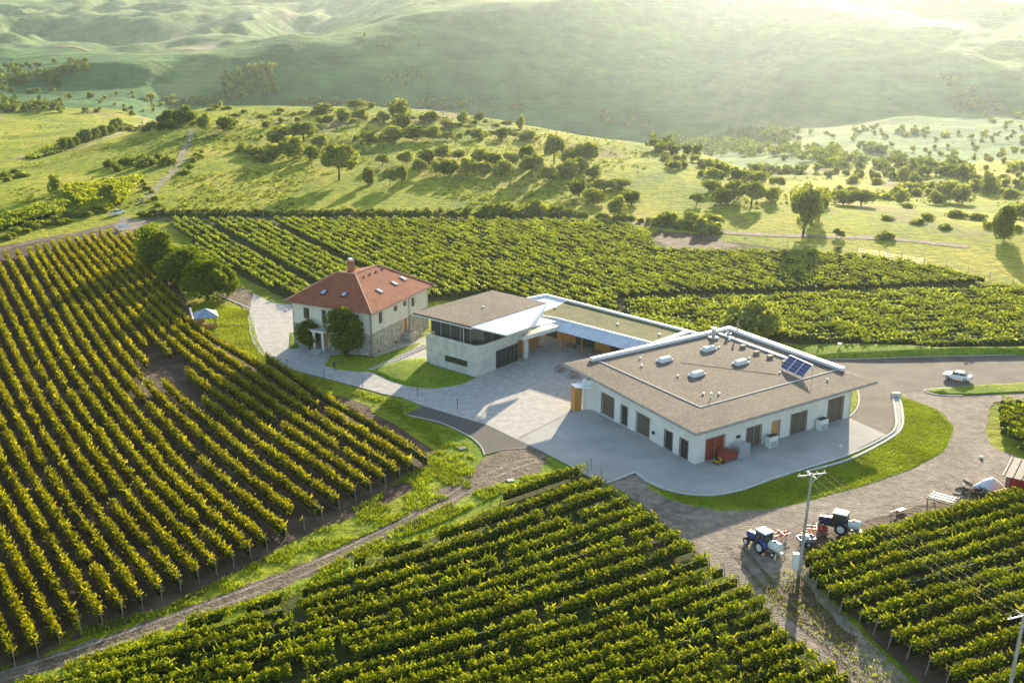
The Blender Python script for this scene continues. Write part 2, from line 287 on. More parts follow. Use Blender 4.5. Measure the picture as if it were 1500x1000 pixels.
class MB:
    def __init__(s): s.v = []; s.f = []; s.uv = {}
    def poly(s, pts):
        i = len(s.v); s.v += [tuple(p) for p in pts]; s.f.append(list(range(i, i+len(pts)))); return s
    def box(s, x0, x1, y0, y1, z0, z1, rz=0, c=None):
        pts = [(x, y, z) for z in (z0, z1) for x, y in ((x0, y0), (x1, y0), (x1, y1), (x0, y1))]
        if rz:
            cx, cy_ = c or ((x0+x1)/2, (y0+y1)/2); cs, sn = math.cos(rz), math.sin(rz)
            pts = [(cx+(x-cx)*cs-(y-cy_)*sn, cy_+(x-cx)*sn+(y-cy_)*cs, z) for x, y, z in pts]
        return s.hexa(pts)
    def hexa(s, p):
        i = len(s.v); s.v += [tuple(q) for q in p]
        for f in ((0, 3, 2, 1), (4, 5, 6, 7), (0, 1, 5, 4), (1, 2, 6, 5), (2, 3, 7, 6), (3, 0, 4, 7)): s.f.append([i+k for k in f])
        return s
    def prism(s, pts, z0, z1):   # pts ccw; z0/z1 numbers or lists
        n = len(pts); i = len(s.v)
        a = z0 if isinstance(z0, (list, tuple)) else [z0]*n; b = z1 if isinstance(z1, (list, tuple)) else [z1]*n
        s.v += [(p[0], p[1], a[k]) for k, p in enumerate(pts)]+[(p[0], p[1], b[k]) for k, p in enumerate(pts)]
        s.f.append([i+k for k in range(n)][::-1]); s.f.append([i+n+k for k in range(n)])
        for k in range(n): s.f.append([i+k, i+(k+1) % n, i+n+(k+1) % n, i+n+k])
        return s
    def tube(s, p0, p1, r0, r1=None, n=8, caps=True):
        r1 = r0 if r1 is None else r1; p0 = Vector(p0); p1 = Vector(p1); d = (p1-p0).normalized()
        a = d.orthogonal().normalized(); b = d.cross(a); i = len(s.v)
        for p, r in ((p0, r0), (p1, r1)):
            for k in range(n):
                t = 2*math.pi*k/n; s.v.append(tuple(p+a*(math.cos(t)*r)+b*(math.sin(t)*r)))
        for k in range(n): s.f.append([i+k, i+(k+1) % n, i+n+(k+1) % n, i+n+k])
        if caps: s.f.append([i+k for k in range(n)][::-1]); s.f.append([i+n+k for k in range(n)])
        return s
    def path(s, pts, r, n=6):
        for a, b in zip(pts[:-1], pts[1:]): s.tube(a, b, r, r, n)
        return s
    def ball(s, c, r, n=10, sz=1.0, sx=1, sy=1):
        i = len(s.v); m = n//2
        for a in range(1, m):
            for k in range(n):
                th = math.pi*a/m; ph = 2*math.pi*k/n
                s.v.append((c[0]+sx*r*math.sin(th)*math.cos(ph), c[1]+sy*r*math.sin(th)*math.sin(ph), c[2]+sz*r*math.cos(th)))
        s.v += [(c[0], c[1], c[2]+sz*r), (c[0], c[1], c[2]-sz*r)]; T = len(s.v)-2
        for a in range(m-2):
            for k in range(n): s.f.append([i+a*n+k, i+(a+1)*n+k, i+(a+1)*n+(k+1) % n, i+a*n+(k+1) % n])
        for k in range(n): s.f.append([T, i+k, i+(k+1) % n]); s.f.append([T+1, i+(m-2)*n+(k+1) % n, i+(m-2)*n+k])
        return s
    def build(s, name, m, parent=None, bevel=0, uvbox=False, smooth=False, loc=None, rz=0):
        me = bpy.data.meshes.new(name); me.from_pydata(s.v, [], s.f); me.materials.append(m)
        bm = bmesh.new(); bm.from_mesh(me); bmesh.ops.recalc_face_normals(bm, faces=bm.faces)
        if bevel: bmesh.ops.bevel(bm, geom=bm.edges[:], offset=bevel, segments=2, affect='EDGES', profile=.6)
        if uvbox:
            uv = bm.loops.layers.uv.new('UVMap')
            for f in bm.faces:
                nn = f.normal
                if abs(nn.z) > .95: tx = Vector((1, 0, 0)); ty = Vector((0, 1, 0))
                else: tx = Vector((-nn.y, nn.x, 0)).normalized(); ty = nn.cross(tx)*-1; ty = ty if ty.z > 0 else -ty
                for l in f.loops: l[uv].uv = (l.vert.co.dot(tx), l.vert.co.dot(ty))
        bm.to_mesh(me); bm.free()
        if smooth: me.polygons.foreach_set('use_smooth', [True]*len(me.polygons))
        o = bpy.data.objects.new(name, me); link(o); o.parent = parent
        if loc is not None: o.location = loc
        if rz: o.rotation_euler = (0, 0, rz)
        return o
def copy_tree(o, parent=None):
    c = o.copy(); col.objects.link(c); c.parent = parent
    for ch in o.children: copy_tree(ch, c)
    return c
def dup(o, loc, rz=None, s=None, label=None, group=None):
    c = copy_tree(o); c.location = loc
    if rz is not None: c.rotation_euler = (0, 0, rz)
    if s is not None: c.scale = s if hasattr(s, '__len__') else (s, s, s)
    if label: c['label'] = label
    if group: c['group'] = group
    return c
# ------------------------------------------------------------------ ground sheet
nu, ny = ZG.shape
Vg = np.stack([XX, YY, ZG], -1).reshape(-1, 3)
ii, jj = np.meshgrid(np.arange(nu-1), np.arange(ny-1), indexing='ij'); a0 = (ii*ny+jj).ravel()
Fg = np.stack([a0, a0+ny, a0+ny+1, a0+1], 1)
ground = npmesh('ground', Vg, Fg, M['meadow'], smooth=True); tag(ground, kind='structure')
M['hill'] = grassmat('hill_grass', (.05, .13, .05), (.09, .19, .055), (.17, .26, .07), s1=.007, s2=.03, bump=3, bs=.12, dry=((.24, .27, .1), .006))
nh = M['hill'].node_tree; pb = nh.nodes['Principled BSDF']; src_ = pb.inputs['Base Color'].links[0].from_socket     # mown strips along the contour
tch = nh.nodes.new('ShaderNodeTexCoord'); mph = nh.nodes.new('ShaderNodeMapping'); mph.inputs['Scale'].default_value = (.025, .02, 1); wv = nh.nodes.new('ShaderNodeTexWave')
wv.wave_type = 'BANDS'; wv.bands_direction = 'Z'; wv.inputs['Scale'].default_value = .085; wv.inputs['Distortion'].default_value = 9; wv.inputs['Detail'].default_value = 4; wv.inputs['Detail Scale'].default_value = .8
nh.links.new(tch.outputs['Object'], mph.inputs[0]); nh.links.new(mph.outputs[0], wv.inputs[0])
rw = nh.nodes.new('ShaderNodeValToRGB'); rw.color_ramp.elements[0].color = (.9, .91, .92, 1); rw.color_ramp.elements[1].color = (1.16, 1.14, 1.06, 1); nh.links.new(wv.outputs[0], rw.inputs[0])
mw = nh.nodes.new('ShaderNodeMix'); mw.data_type = 'RGBA'; mw.blend_type = 'MULTIPLY'; mw.inputs[0].default_value = .38; nh.links.new(src_, mw.inputs[6]); nh.links.new(rw.outputs[0], mw.inputs[7]); nh.links.new(mw.outputs[2], pb.inputs['Base Color'])
ground.data.materials.append(M['hill']); yy_ = (YY[:-1, :-1]+12*fbm(XX[:-1, :-1]/60, YY[:-1, :-1]/60, 4)).ravel()
M['hill_far_lit'] = grassmat('hill_far_lit', (.09, .16, .06), (.15, .22, .08), (.25, .29, .11), s1=.005, s2=.03, bump=4, bs=.05, dry=((.34, .3, .18), .004))  # paler, drier grass; the sunlit look beyond the crest is in the colour
ground.data.materials.append(M['hill_far_lit'])
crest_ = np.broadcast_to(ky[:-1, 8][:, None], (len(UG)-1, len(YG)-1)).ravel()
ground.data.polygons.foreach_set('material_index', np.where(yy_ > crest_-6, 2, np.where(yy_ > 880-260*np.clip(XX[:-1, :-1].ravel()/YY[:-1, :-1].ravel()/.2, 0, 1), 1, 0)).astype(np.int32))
def sub_outline(pts, step=3.0, jit=0.0, seed=1):
    r = np.random.default_rng(seed); out = []
    n = len(pts)
    for k in range(n):
        a = np.array(pts[k]); b = np.array(pts[(k+1) % n]); L = np.linalg.norm(b-a); m = max(1, int(L/step))
        for q in range(m):
            p = a+(b-a)*q/m
            if jit: p = p+r.normal(0, jit, 2)
            out.append(tuple(p))
    return out
def spline(pts, n=8, closed=False):
    P_ = [np.array(p, float) for p in pts]; out = []
    N = len(P_)
    rngk = range(N) if closed else range(N-1)
    for k in rngk:
        p1, p2 = P_[k], P_[(k+1) % N]
        p0 = P_[k-1] if (closed or k > 0) else 2*p1-p2; p3 = P_[(k+2) % N] if (closed or k < N-2) else 2*p2-p1
        for q in range(n):
            t = q/n; out.append(tuple(.5*((2*p1)+(-p0+p2)*t+(2*p0-5*p1+4*p2-p3)*t*t+(-p0+3*p1-3*p2+p3)*t**3)))
    if not closed: out.append(tuple(P_[-1]))
    return out
def sheet(name, px, m, z, jit=0, step=3.0, closed_spline=False, kind='structure', world=False, seed=1):
    pts = [G(*p) for p in px] if not world else px
    if closed_spline: pts = spline(pts, 6, True)
    pts = sub_outline(pts, step, jit, seed)
    mb = MB(); mb.poly([(x, y, z) for x, y in pts]); o = mb.build(name, m)
    if o.data.polygons[0].normal.z < 0: o.data.flip_normals()
    tag(o, kind=kind); return o
def ribbon(name, px, wd, m, dz=.06, terrain=True, jit=.0, z=None, seed=2, pts=None, kind='structure'):
    P_ = pts or [(GT(*p)[:2] if terrain else G(*p)) for p in px]
    P_ = spline(P_, 10); r = np.random.default_rng(seed)
    V_ = []; F_ = []; A = np.array(P_)
    T = np.gradient(A, axis=0); T /= np.linalg.norm(T, axis=1)[:, None]; N_ = np.stack([-T[:, 1], T[:, 0]], 1)
    for k, (p, nn) in enumerate(zip(A, N_)):
        ww = wd*(1+r.normal(0, jit))/2
        for q in (-1, -.5, 0, .5, 1):
            x, y = p+nn*ww*q; V_.append((x, y, (hgt(x, y)+dz) if z is None else z))
    for k in range(len(A)-1):
        for q in range(4): F_.append((k*5+q, k*5+q+1, (k+1)*5+q+1, (k+1)*5+q))
    o = npmesh(name, V_, F_, m); 
    if o.data.polygons[0].normal.z < 0: o.data.flip_normals()
    tag(o, kind=kind); return o
HAZE = 0.00006
# ------------------------------------------------------------------ roads, tracks, lawns, paving (laid on the flat plateau)
sheet('grass_verge', [(560,572),(700,700),(400,860),(-60,1020),(-60,1100),(250,1100),(480,860),(800,702),(900,720),(1200,770),(1420,660),(1400,590),(1300,540),(1180,520),(1000,560),(600,540)], M['lawn'], .015, jit=.2)
sheet('vineyard_soil', [(-90,372),(60,352),(185,333),(262,420),(310,500),(420,560),(520,585),(640,660),(600,720),(440,790),(250,890),(60,960),(-200,1040),(-420,900),(-420,450)], M['soil'], .02, jit=.35)
sheet('vineyard_soil', [(850,690),(930,735),(1010,800),(1130,890),(1260,1000),(1420,1120),(100,1120),(240,960),(480,850),(640,785),(770,715)], M['soil_grassy'], .025, jit=.3, seed=3)
sheet('vineyard_soil', [(1160,800),(1240,772),(1350,742),(1530,705),(1700,700),(1700,1150),(1460,1120),(1330,985),(1230,890)], M['soil'], .025, jit=.3, seed=4)
sheet('vineyard_soil', [(244,324),(600,323),(900,325),(955,340),(1187,369),(1333,385),(1462,417),(1580,428),(1580,522),(1330,519),(1190,509),(1040,489),(800,440),(430,444),(330,392)], M['soil_grassy'], .03, jit=.3, seed=5)
sheet('bare_soil', [(962,338),(1040,345),(1085,362),(1040,367),(985,366),(958,352)], M['soil'], .06, jit=.3, seed=6)
sheet('grass_bank', [(858,690),(780,700),(650,765),(560,800),(480,845),(400,875),(230,935),(60,1004),(30,1015),(20,1004),(120,962),(260,915),(400,868),(500,815),(600,765),(690,722),(770,697),(830,686)], M['bank'], .05, jit=.25, seed=7)
yard = [(800,664),(870,694),(888,707),(931,692),(960,722),(1003,738),(1060,748),(1130,745),(1200,730),(1265,711),(1330,689),(1383,660),(1396,625),(1372,600),(1330,585),(1318,577),(1350,568),(1440,574),(1520,572),
 (1520,590),(1460,588),(1448,610),(1452,650),(1510,680),(1520,705),(1345,742),(1245,772),(1178,798),(1192,850),(1250,915),(1330,995),(1420,1110),(1290,1110),(1215,985),(1150,925),(1075,858),(1010,800),(960,755),(905,716),(880,705)]
sheet('gravel_yard', yard, M['gravel'], .045, jit=.12, step=.8, closed_spline=True, seed=8)
# tyre-worn dirt track: two ruts with a grassy crown
trk = [(800,672),(755,682),(690,712),(620,752),(540,792),(440,838),(330,880),(220,920),(110,958),(0,992),(-120,1030)]
ribbon('dirt_track', trk, 2.9, M['dirt'], terrain=False, z=.055, jit=.12)
for dx in (-.75, .75):
    A = np.array(spline([G(*p) for p in trk], 10)); T_ = np.gradient(A, axis=0); T_ /= np.linalg.norm(T_, axis=1)[:, None]
    A2 = A+np.stack([-T_[:, 1], T_[:, 0]], 1)*dx
    ribbon('tyre_rut', None, .45, M['gravel'], pts=[tuple(q) for q in A2[::10]], terrain=False, z=.07, jit=.2, seed=5)
sheet('dirt_track', [(800,664),(790,690),(740,706),(690,722),(650,735),(640,722),(690,690),(712,667),(760,655),(782,652)], M['dirt'], .06, jit=.25, step=1.5, seed=11)
tr2 = [(1075,800),(1110,840),(1150,885),(1205,935),(1260,985),(1330,1050),(1400,1110)]
for dx in (-.8, .8):
    A = np.array(spline([G(*p) for p in tr2], 10)); T_ = np.gradient(A, axis=0); T_ /= np.linalg.norm(T_, axis=1)[:, None]
    A2 = A+np.stack([-T_[:, 1], T_[:, 0]], 1)*dx
    ribbon('tyre_rut', None, .55, M['dirt'], pts=[tuple(q) for q in A2[::8]], terrain=False, z=.06, jit=.25, seed=6)
sheet('grass_patch', [(1118,862),(1176,846),(1200,880),(1262,948),(1240,962),(1160,905)], M['soil'], .052, jit=.4, step=1.5)
# asphalt
sheet('asphalt_road', [(1130,520),(1190,527),(1250,526),(1350,522),(1560,517),(1560,561),(1420,566),(1358,571),(1316,576),(1306,582),(1309,604),(1311,622),(1298,638),(1268,625),(1240,613),(1256,598),(1258,580),(1250,566),(1180,560)], M['asphalt'], .065, step=1.5, jit=.06)
sheet('asphalt_strip', [(593,607),(620,595),(714,623),(782,655),(760,657),(709,666),(704,652),(688,638),(660,626)], M['asphalt_new'], .07)
sheet('cobbled_yard', [(371,430),(399,444),(430,447),(520,470),(640,500),(790,484),(930,514),(990,536),(960,560),(838,603),(760,642),(782,656),(714,623),(620,595),(590,583),(560,577),(528,568),(475,554),(421,540),(395,530),(376,510),(367,490),(364,463)], M['cobble'], .085)
sheet('driveway', [(340,417),(371,430),(399,444),(430,447),(402,460),(366,463),(350,446),(327,436),(318,424)], M['dirt'], .075, jit=.15, step=1.5)
sheet('concrete_apron', [(838,598),(1000,560),(1150,580),(1240,611),(1298,637),(1240,667),(1150,695),(1100,713),(1075,720),(1045,725),(1012,724),(976,718),(949,706),(931,693),(880,707),(856,695),(829,680),(794,662),(782,656),(760,643)], M['concrete'], .10, step=1.5)
# lawns on the paving, edged
def lawn(name, px, z=.16, kerb=True, cs=True, m='lawn', bulge=0):
    pts = [G(*p) for p in px]
    pts = spline(pts, 6, True) if cs else sub_outline(pts, 2)
    mb = MB(); n = len(pts); c = np.mean(pts, 0)
    rings = [[(p[0], p[1], 0.02) for p in pts]]+[[(c[0]+(p[0]-c[0])*s, c[1]+(p[1]-c[1])*s, z+bulge*h) for p in pts] for s, h in ((.985, 0), (.8, .5), (.5, .85), (.2, 1))]
    for r_ in rings: mb.v += r_
    for k in range(len(rings)-1):
        for q in range(n): mb.f.append([k*n+q, k*n+(q+1) % n, (k+1)*n+(q+1) % n, (k+1)*n+q])
    mb.f.append([4*n+q for q in range(n)])
    o = mb.build(name, M[m], smooth=True); tag(o, kind='structure')
    return pts
def kerbline(px, wd=.25, h=.14, closed=False, wpts=None, name='kerb', label=None):
    pts = wpts or spline([G(*p) for p in px], 8)
    A = np.array(pts); T_ = np.gradient(A, axis=0); T_ /= np.linalg.norm(T_, axis=1)[:, None]; N_ = np.stack([-T_[:, 1], T_[:, 0]], 1)*wd/2
    mb = MB(); n = len(A)
    for k in range(n):
        for s, z in ((-1, .01), (-1, h), (1, h), (1, .01)): mb.v.append((A[k, 0]+N_[k, 0]*s, A[k, 1]+N_[k, 1]*s, z))
    for k in range(n-1):
        for q in range(3): mb.f.append([k*4+q, k*4+q+1, (k+1)*4+q+1, (k+1)*4+q])
    mb.f.append([0, 1, 2, 3]); mb.f.append([(n-1)*4+q for q in (3, 2, 1, 0)])
    o = mb.build(name, M['kerb']); tag(o, kind='structure'); return o
lawn('lawn', [(475,536),(483,522),(505,519),(545,525),(590,510),(620,500),(606,511),(572,530),(545,546),(522,545),(495,542)], cs=False)
lawn('lawn', [(543,545),(560,536),(590,528),(622,524),(630,534),(698,554),(680,562),(660,567),(630,570),(600,567),(570,558)], bulge=.35, cs=False)
lawn('lawn', [(425,487),(434,490),(437,510),(424,512)], cs=False)
lawn('lawn', [(1247,567),(1256,572),(1257,590),(1250,604),(1240,612),(1236,600),(1240,575)], cs=False)
lawn('lawn', [(1356,572),(1420,566),(1500,562),(1580,557),(1580,572),(1500,575),(1420,579),(1375,579)], cs=False, z=.2)
lawn('lawn', [(1163,506),(1190,505),(1240,507),(1290,515),(1340,516),(1600,512),(1600,520),(1400,521),(1250,526),(1190,527),(1160,515)], cs=False, z=.1, bulge=1.0)
kerbline([(1252,565),(1257,575),(1258,590),(1252,603),(1241,613)])
kerbline([(1500,563),(1420,567),(1365,570),(1355,573),(1375,579),(1410,580)])
kerbline([(594,608),(640,618),(665,628),(690,641),(704,654),(710,667)], .15, .15)
kerbline([(364,463),(368,490),(377,511),(396,531)], .3, .15); kerbline([(366,452),(352,446),(330,437),(310,428)], .3, .12)
kerbline([(372,463),(376,490),(385,511),(402,530)], .2, .13)
# concrete edge wall and drain channel round the apron
kerbline([(931,693),(949,706),(976,718),(1012,725),(1045,726),(1075,721),(1100,714),(1150,696),(1240,668),(1298,640),(1312,625),(1311,603),(1307,580)], .3, .22, name='concrete_edge')
kerbline([(1180,692),(1245,673),(1300,645),(1320,628),(1322,605),(1316,578)], .35, .2, name='concrete_edge')
kerbline([(888,708),(910,700),(931,692)], .3, .2, name='concrete_edge')
kerbline([(1190,526),(1250,526.5),(1350,523),(1500,520)], .2, .12)
sheet('drain_channel', [(1180,690),(1245,671),(1298,643),(1313,626),(1313,603),(1309,580),(1316,578),(1321,605),(1319,627),(1299,646),(1245,674)], M['concrete'], .09)
# expansion strip between cobbles and apron
ribbon('drain_strip', [(760,642),(800,622),(838,603)], .25, M['dark'], terrain=False, z=.125)
ribbon('drain_strip', [(710,666),(740,659),(782,656)], .2, M['dark'], terrain=False, z=.125)
# steps beside the lawn up to the side door
mb = MB()
for k in range(22):
    a = G(528+k*4.35, 547-k*1.95); b = G(536+k*4.35, 551-k*1.95); mb.box(a[0]-.1, a[0]+1.5, a[1]-.18, a[1]+.18, .08, .15+.004*k, rz=R(-30), c=a)
tag(mb.build('garden_steps', M['kerb']), kind='structure')
# roads on the slopes
ribbon('farm_road', [(-150,408),(0,366),(60,352),(120,341),(175,328),(205,324),(250,321),(400,320),(600,320),(760,321),(900,325),(950,329),(1030,338),(1100,343),(1200,347),(1300,350),(1420,362)], 3.4, M['dirt'], dz=.09, jit=.06)
sheet('gravel_pad', [(165,331),(180,318),(200,322),(222,324),(205,334),(196,352),(180,345)], M['gravel'], .12, jit=.2, step=1.5)
ribbon('hill_track', [(205,300),(222,283),(243,262),(262,240),(272,215),(283,190)], 2.6, M['track'], dz=.15, jit=.35)
ribbon('hill_track', [(0,236),(60,224),(110,220),(150,205),(185,190),(215,176)], 2.2, M['track'], dz=.2, jit=.35)
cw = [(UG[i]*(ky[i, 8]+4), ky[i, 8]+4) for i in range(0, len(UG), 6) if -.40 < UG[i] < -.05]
ribbon('hill_track', None, 9, M['track'], dz=1.2, pts=cw, jit=.3)  # crest track, laid wide and pale to paint in the sunlit ridge line
# ------------------------------------------------------------------ vines
def leaves(P_, size, r, stretch=1.5, upright=0.0):
    n = len(P_); a = r.normal(0, 1, (n, 3)); a[:, 2] += upright*np.sign(r.random(n)-.2); a /= np.linalg.norm(a, axis=1)[:, None]
    b = np.cross(a, r.normal(0, 1, (n, 3))); b /= np.linalg.norm(b, axis=1)[:, None]
    s = np.asarray(size)*(.6+.8*r.random(n)); a = a*(s*stretch/2)[:, None]; b = b*(s/2)[:, None]
    V_ = np.stack([P_-a, P_+b*.9-a*.1, P_+a, P_-b*.9+a*.1], 1).reshape(-1, 3)
    return V_, np.arange(4*n).reshape(-1, 4)
_o = ['', 'first', 'second', 'third', 'fourth', 'fifth', 'sixth', 'seventh', 'eighth', 'ninth', 'tenth', 'eleventh', 'twelfth', 'thirteenth', 'fourteenth', 'fifteenth', 'sixteenth', 'seventeenth', 'eighteenth', 'nineteenth']
def nth(k):
    if k < 20: return _o[k]
    t = ['twent', 'thirt', 'fort', 'fift', 'sixt', 'sevent', 'eight', 'ninet'][k//10-2]; return t+'ieth' if k % 10 == 0 else t+'y-'+_o[k % 10]
COUNT = {}
def vine_row(pts, m, dens, size, height=1.9, width=.34, shoots=0, label='', group='', post=False, gaps=None, seed=0, name='vine_row', zfun=None):
    r = np.random.default_rng(seed); A = np.array(pts, float); d = np.r_[0, np.cumsum(np.linalg.norm(np.diff(A, axis=0), axis=1))]; L = d[-1]
    if L < 2.5: return None
    n = int(L*dens); t = r.random(n)*L
    ph = r.random()*50; plant = .5+.5*np.sin(2*np.pi*(t+.25*np.sin(t*1.7+ph))/1.15+ph)   # vines stand about a metre apart
    lump = fbm(t/2.6+ph*3, np.full(n, ph), seed % 91, 3)
    keep = r.random(n) < (.55+.45*plant)*np.clip(1+lump*1.5, .25, 1.2)
    if gaps is not None: keep &= ~gaps(t/L)
    t = t[keep]; plant = plant[keep]; lump = lump[keep]; n = len(t)
    if n < 5: return None
    COUNT[group] = COUNT.get(group, 0)+1; label = label % nth(COUNT[group])
    x = np.interp(t, d, A[:, 0]); y = np.interp(t, d, A[:, 1])
    x2 = np.interp(t+.5, d, A[:, 0]); y2 = np.interp(t+.5, d, A[:, 1]); x1 = np.interp(t-.5, d, A[:, 0]); y1 = np.interp(t-.5, d, A[:, 1])
    T = np.stack([x2-x1, y2-y1], 1); T /= np.linalg.norm(T, axis=1)[:, None]+1e-9
    hh = (.35+.65*r.beta(1.6, 1.0, n)); top = height*(.84+.2*plant+.5*lump)
    off = r.normal(0, 1, n)*width*(.5+.8*np.sin(np.clip(hh, 0, 1)*2.6))
    P_ = np.stack([x-T[:, 1]*off, y+T[:, 0]*off, hh*top], 1)
    g = hgta(P_[:, 0], P_[:, 1]); P_[:, 2] += g
    V_, F_ = leaves(P_, np.full(n, size), r)
    if shoots:
        k = int(L*shoots); tt = r.random(k)*L
        if gaps is not None: tt = tt[~gaps(tt/L)]; k = len(tt)
        bx = np.interp(tt, d, A[:, 0]); by = np.interp(tt, d, A[:, 1]); bz = hgta(bx, by)+height*(.78+.15*r.random(k))
        ang = r.random(k)*6.283; up = .25+.8*r.random(k); ln = .35+.45*r.random(k); D = np.stack([np.cos(ang)*.8, np.sin(ang)*.8, up], 1)*ln[:, None]
        S_ = np.cross(D, r.normal(0, 1, (k, 3))); S_ /= np.linalg.norm(S_, axis=1)[:, None]; S_ *= .075
        B = np.stack([bx, by, bz], 1); Vs = np.stack([B-S_, B+S_, B+D*.8+S_*1.1, B+D-S_*.3], 1).reshape(-1, 3)
        F2 = np.arange(4*k).reshape(-1, 4)+len(V_); V_ = np.concatenate([V_, Vs]); F_ = np.concatenate([F_, F2])
    # leafy heart of the row, added as a solid dark core to block light
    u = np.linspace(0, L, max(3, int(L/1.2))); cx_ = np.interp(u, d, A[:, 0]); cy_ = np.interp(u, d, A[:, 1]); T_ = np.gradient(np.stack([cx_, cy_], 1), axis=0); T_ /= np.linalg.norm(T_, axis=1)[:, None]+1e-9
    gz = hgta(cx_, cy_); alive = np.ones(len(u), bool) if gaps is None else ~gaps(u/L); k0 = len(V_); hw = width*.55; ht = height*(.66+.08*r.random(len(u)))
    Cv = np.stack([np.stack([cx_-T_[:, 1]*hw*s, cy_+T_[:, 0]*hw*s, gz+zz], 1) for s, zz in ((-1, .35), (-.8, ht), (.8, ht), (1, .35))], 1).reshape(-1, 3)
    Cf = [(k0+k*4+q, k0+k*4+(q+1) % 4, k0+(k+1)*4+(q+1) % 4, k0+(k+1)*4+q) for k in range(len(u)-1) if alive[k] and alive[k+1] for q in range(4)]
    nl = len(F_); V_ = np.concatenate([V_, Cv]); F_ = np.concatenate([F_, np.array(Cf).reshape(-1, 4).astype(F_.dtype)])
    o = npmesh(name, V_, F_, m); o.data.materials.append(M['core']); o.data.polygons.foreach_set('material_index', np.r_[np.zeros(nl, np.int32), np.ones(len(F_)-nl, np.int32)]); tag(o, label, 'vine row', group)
    if post:
        mb = MB()
        for e, q in ((0, 2), (-1, -3)):
            b = A[e]; c = A[q] if len(A) > 2 else A[-1-e]; dv = np.array(b-c); dv /= np.linalg.norm(dv)+1e-9; z = hgt(*b)
            mb2 = MB().tube((b[0]+dv[0]*.6, b[1]+dv[1]*.6, z-.1), (b[0]+dv[0]*.1, b[1]+dv[1]*.1, z+1.9), .05, .045, 6); mb2.build('end_post', M['wood_grey'], o)
    return o
def resample(A, m):
    A = np.array(A, float); d = np.r_[0, np.cumsum(np.linalg.norm(np.diff(A, axis=0), axis=1))]
    t = np.linspace(0, d[-1], m); return np.stack([np.interp(t, d, A[:, 0]), np.interp(t, d, A[:, 1])], 1)
ZT = 1.5
KR = {-2: [(-46,378),(-24,420),(0,470),(44,556),(88,628),(144,708),(190,765),(261,846)],
      3: [(42,364),(85,436),(130,510),(176,574),(215,620),(266,680),(322,732),(388,789)],
      8: [(98,349),(148,406),(195,459),(240,508),(290,555),(360,605),(440,662),(518,716)],
      13: [(158,339),(208,390),(268,446),(320,484),(395,524),(470,575),(550,622),(624,669)]}
KW = {k: resample(spline([G(*p, ZT) for p in v], 6), 40) for k, v in KR.items()}
ks = sorted(KW)
L_LEFT = '%s vine row of the block left of the house, counted from the house'
def lrow(i):
    if i < -2: return KW[-2]+(KW[-2]-KW[3])/5*(-2-i)
    if i > 13: return (KW[13]+(KW[13]-KW[8])/5*(i-13))[1:16-(i-13)*2]
    for a, b in zip(ks[:-1], ks[1:]):
        if a <= i <= b: return KW[a]+(KW[b]-KW[a])*(i-a)/(b-a)
for i in range(16, -18, -1):
    A = lrow(i)
    gp = None
    rr = np.random.default_rng(100+i)
    if i == 7: gp = lambda t: (t > .55) & (t < .74)
    elif i == 13: gp = lambda t: (t > .45) & (t < .68)
    elif i in (6, 8): gp = lambda t: (t > .60) & (t < .66)
    else:
        g0 = rr.random(2); gp = lambda t, g0=g0: (np.abs(t-g0[0]) < .006) | (np.abs(t-g0[1]) < .008)
    A = resample(A, 80); 
    px = 750+F*A[:, 0]/(CP*A[:, 1]+SP*(H)); keepm = px > -70
    if keepm.sum() < 6: continue
    A = A[keepm]
    vine_row(A, M['leaf_vine_left'], 120, .2, height=1.9, width=.23, shoots=9, label=L_LEFT, group='vine rows left of the house', post=True, gaps=gp, seed=200+i)
# lower block, in front of the yard
bank = [(900,660),(780,708),(650,772),(560,808),(480,850),(400,880),(230,938),(60,1010),(-100,1075)]
redge = [(858,694),(880,714),(900,729),(920,744),(940,757),(957,769),(975,784),(993,796),(1012,811),(1035,831),(1057,847),(1078,862),(1098,878),(1116,894),(1126,912),(1136,930),(1150,948),(1176,960),(1196,975),(1222,990),(1240,1006),(1262,1024),(1282,1040),(1300,1060),(1320,1078),(1345,1096)]
def slope_line(xr, yr, s1, s2):  # walk left until the bank
    pts = []; d = 0
    while d < 1500:
        x = xr-d; y = yr+s1*d-s2*d*d
        yb = np.interp(x, [b[0] for b in bank][::-1], [b[1] for b in bank][::-1])
        if y < yb+4 or y > 1125 or x < -60: break
        pts.append((x, y)); d += 24
    return pts
for i, (xr, yr) in enumerate(redge):
    pts = slope_line(xr, yr, .36, 7e-5)
    if len(pts) < 3: continue
    A = resample([G(*p, 0) for p in pts], max(4, len(pts)))
    rr = np.random.default_rng(i+900); g0 = rr.random(3); gp = lambda t, g0=g0: (np.abs(t-g0[0]) < .012) | (np.abs(t-g0[1]) < .009) | (np.abs(t-g0[2]) < .006)
    vine_row(A, M['leaf_vine'], 160, .2, height=1.85, width=.3, shoots=4, label='%s vine row below the paved yard, counted downwards from the yard corner', group='vine rows below the paved yard', post=True, gaps=gp, seed=400+i)
# right block
lr = [(1180,832),(1186,848),(1197,864),(1215,880),(1234,897),(1262,914),(1285,926),(1306,948),(1334,962),(1362,983),(1390,1004),(1420,1025),(1450,1046),(1480,1068)]
top = (1215,803)
def rrow(xl, yl, s): return [(xl+k*30, yl-s*k*30+(.00004)*(k*30)**2) for k in range(0, 20) if xl+k*30 < 1600]
for i, (xl, yl) in enumerate([(1345,781),(1255,799),(1205,816)]+lr):
    A = [G(*p) for p in rrow(xl, yl+2, .29+.004*i)]
    if len(A) < 3: continue
    vine_row(A, M['leaf_vine'], 160, .2, height=1.85, width=.32, shoots=4, label='%s vine row right of the power pole, counted from the shed', group='vine rows right of the power pole', post=True, seed=500+i)
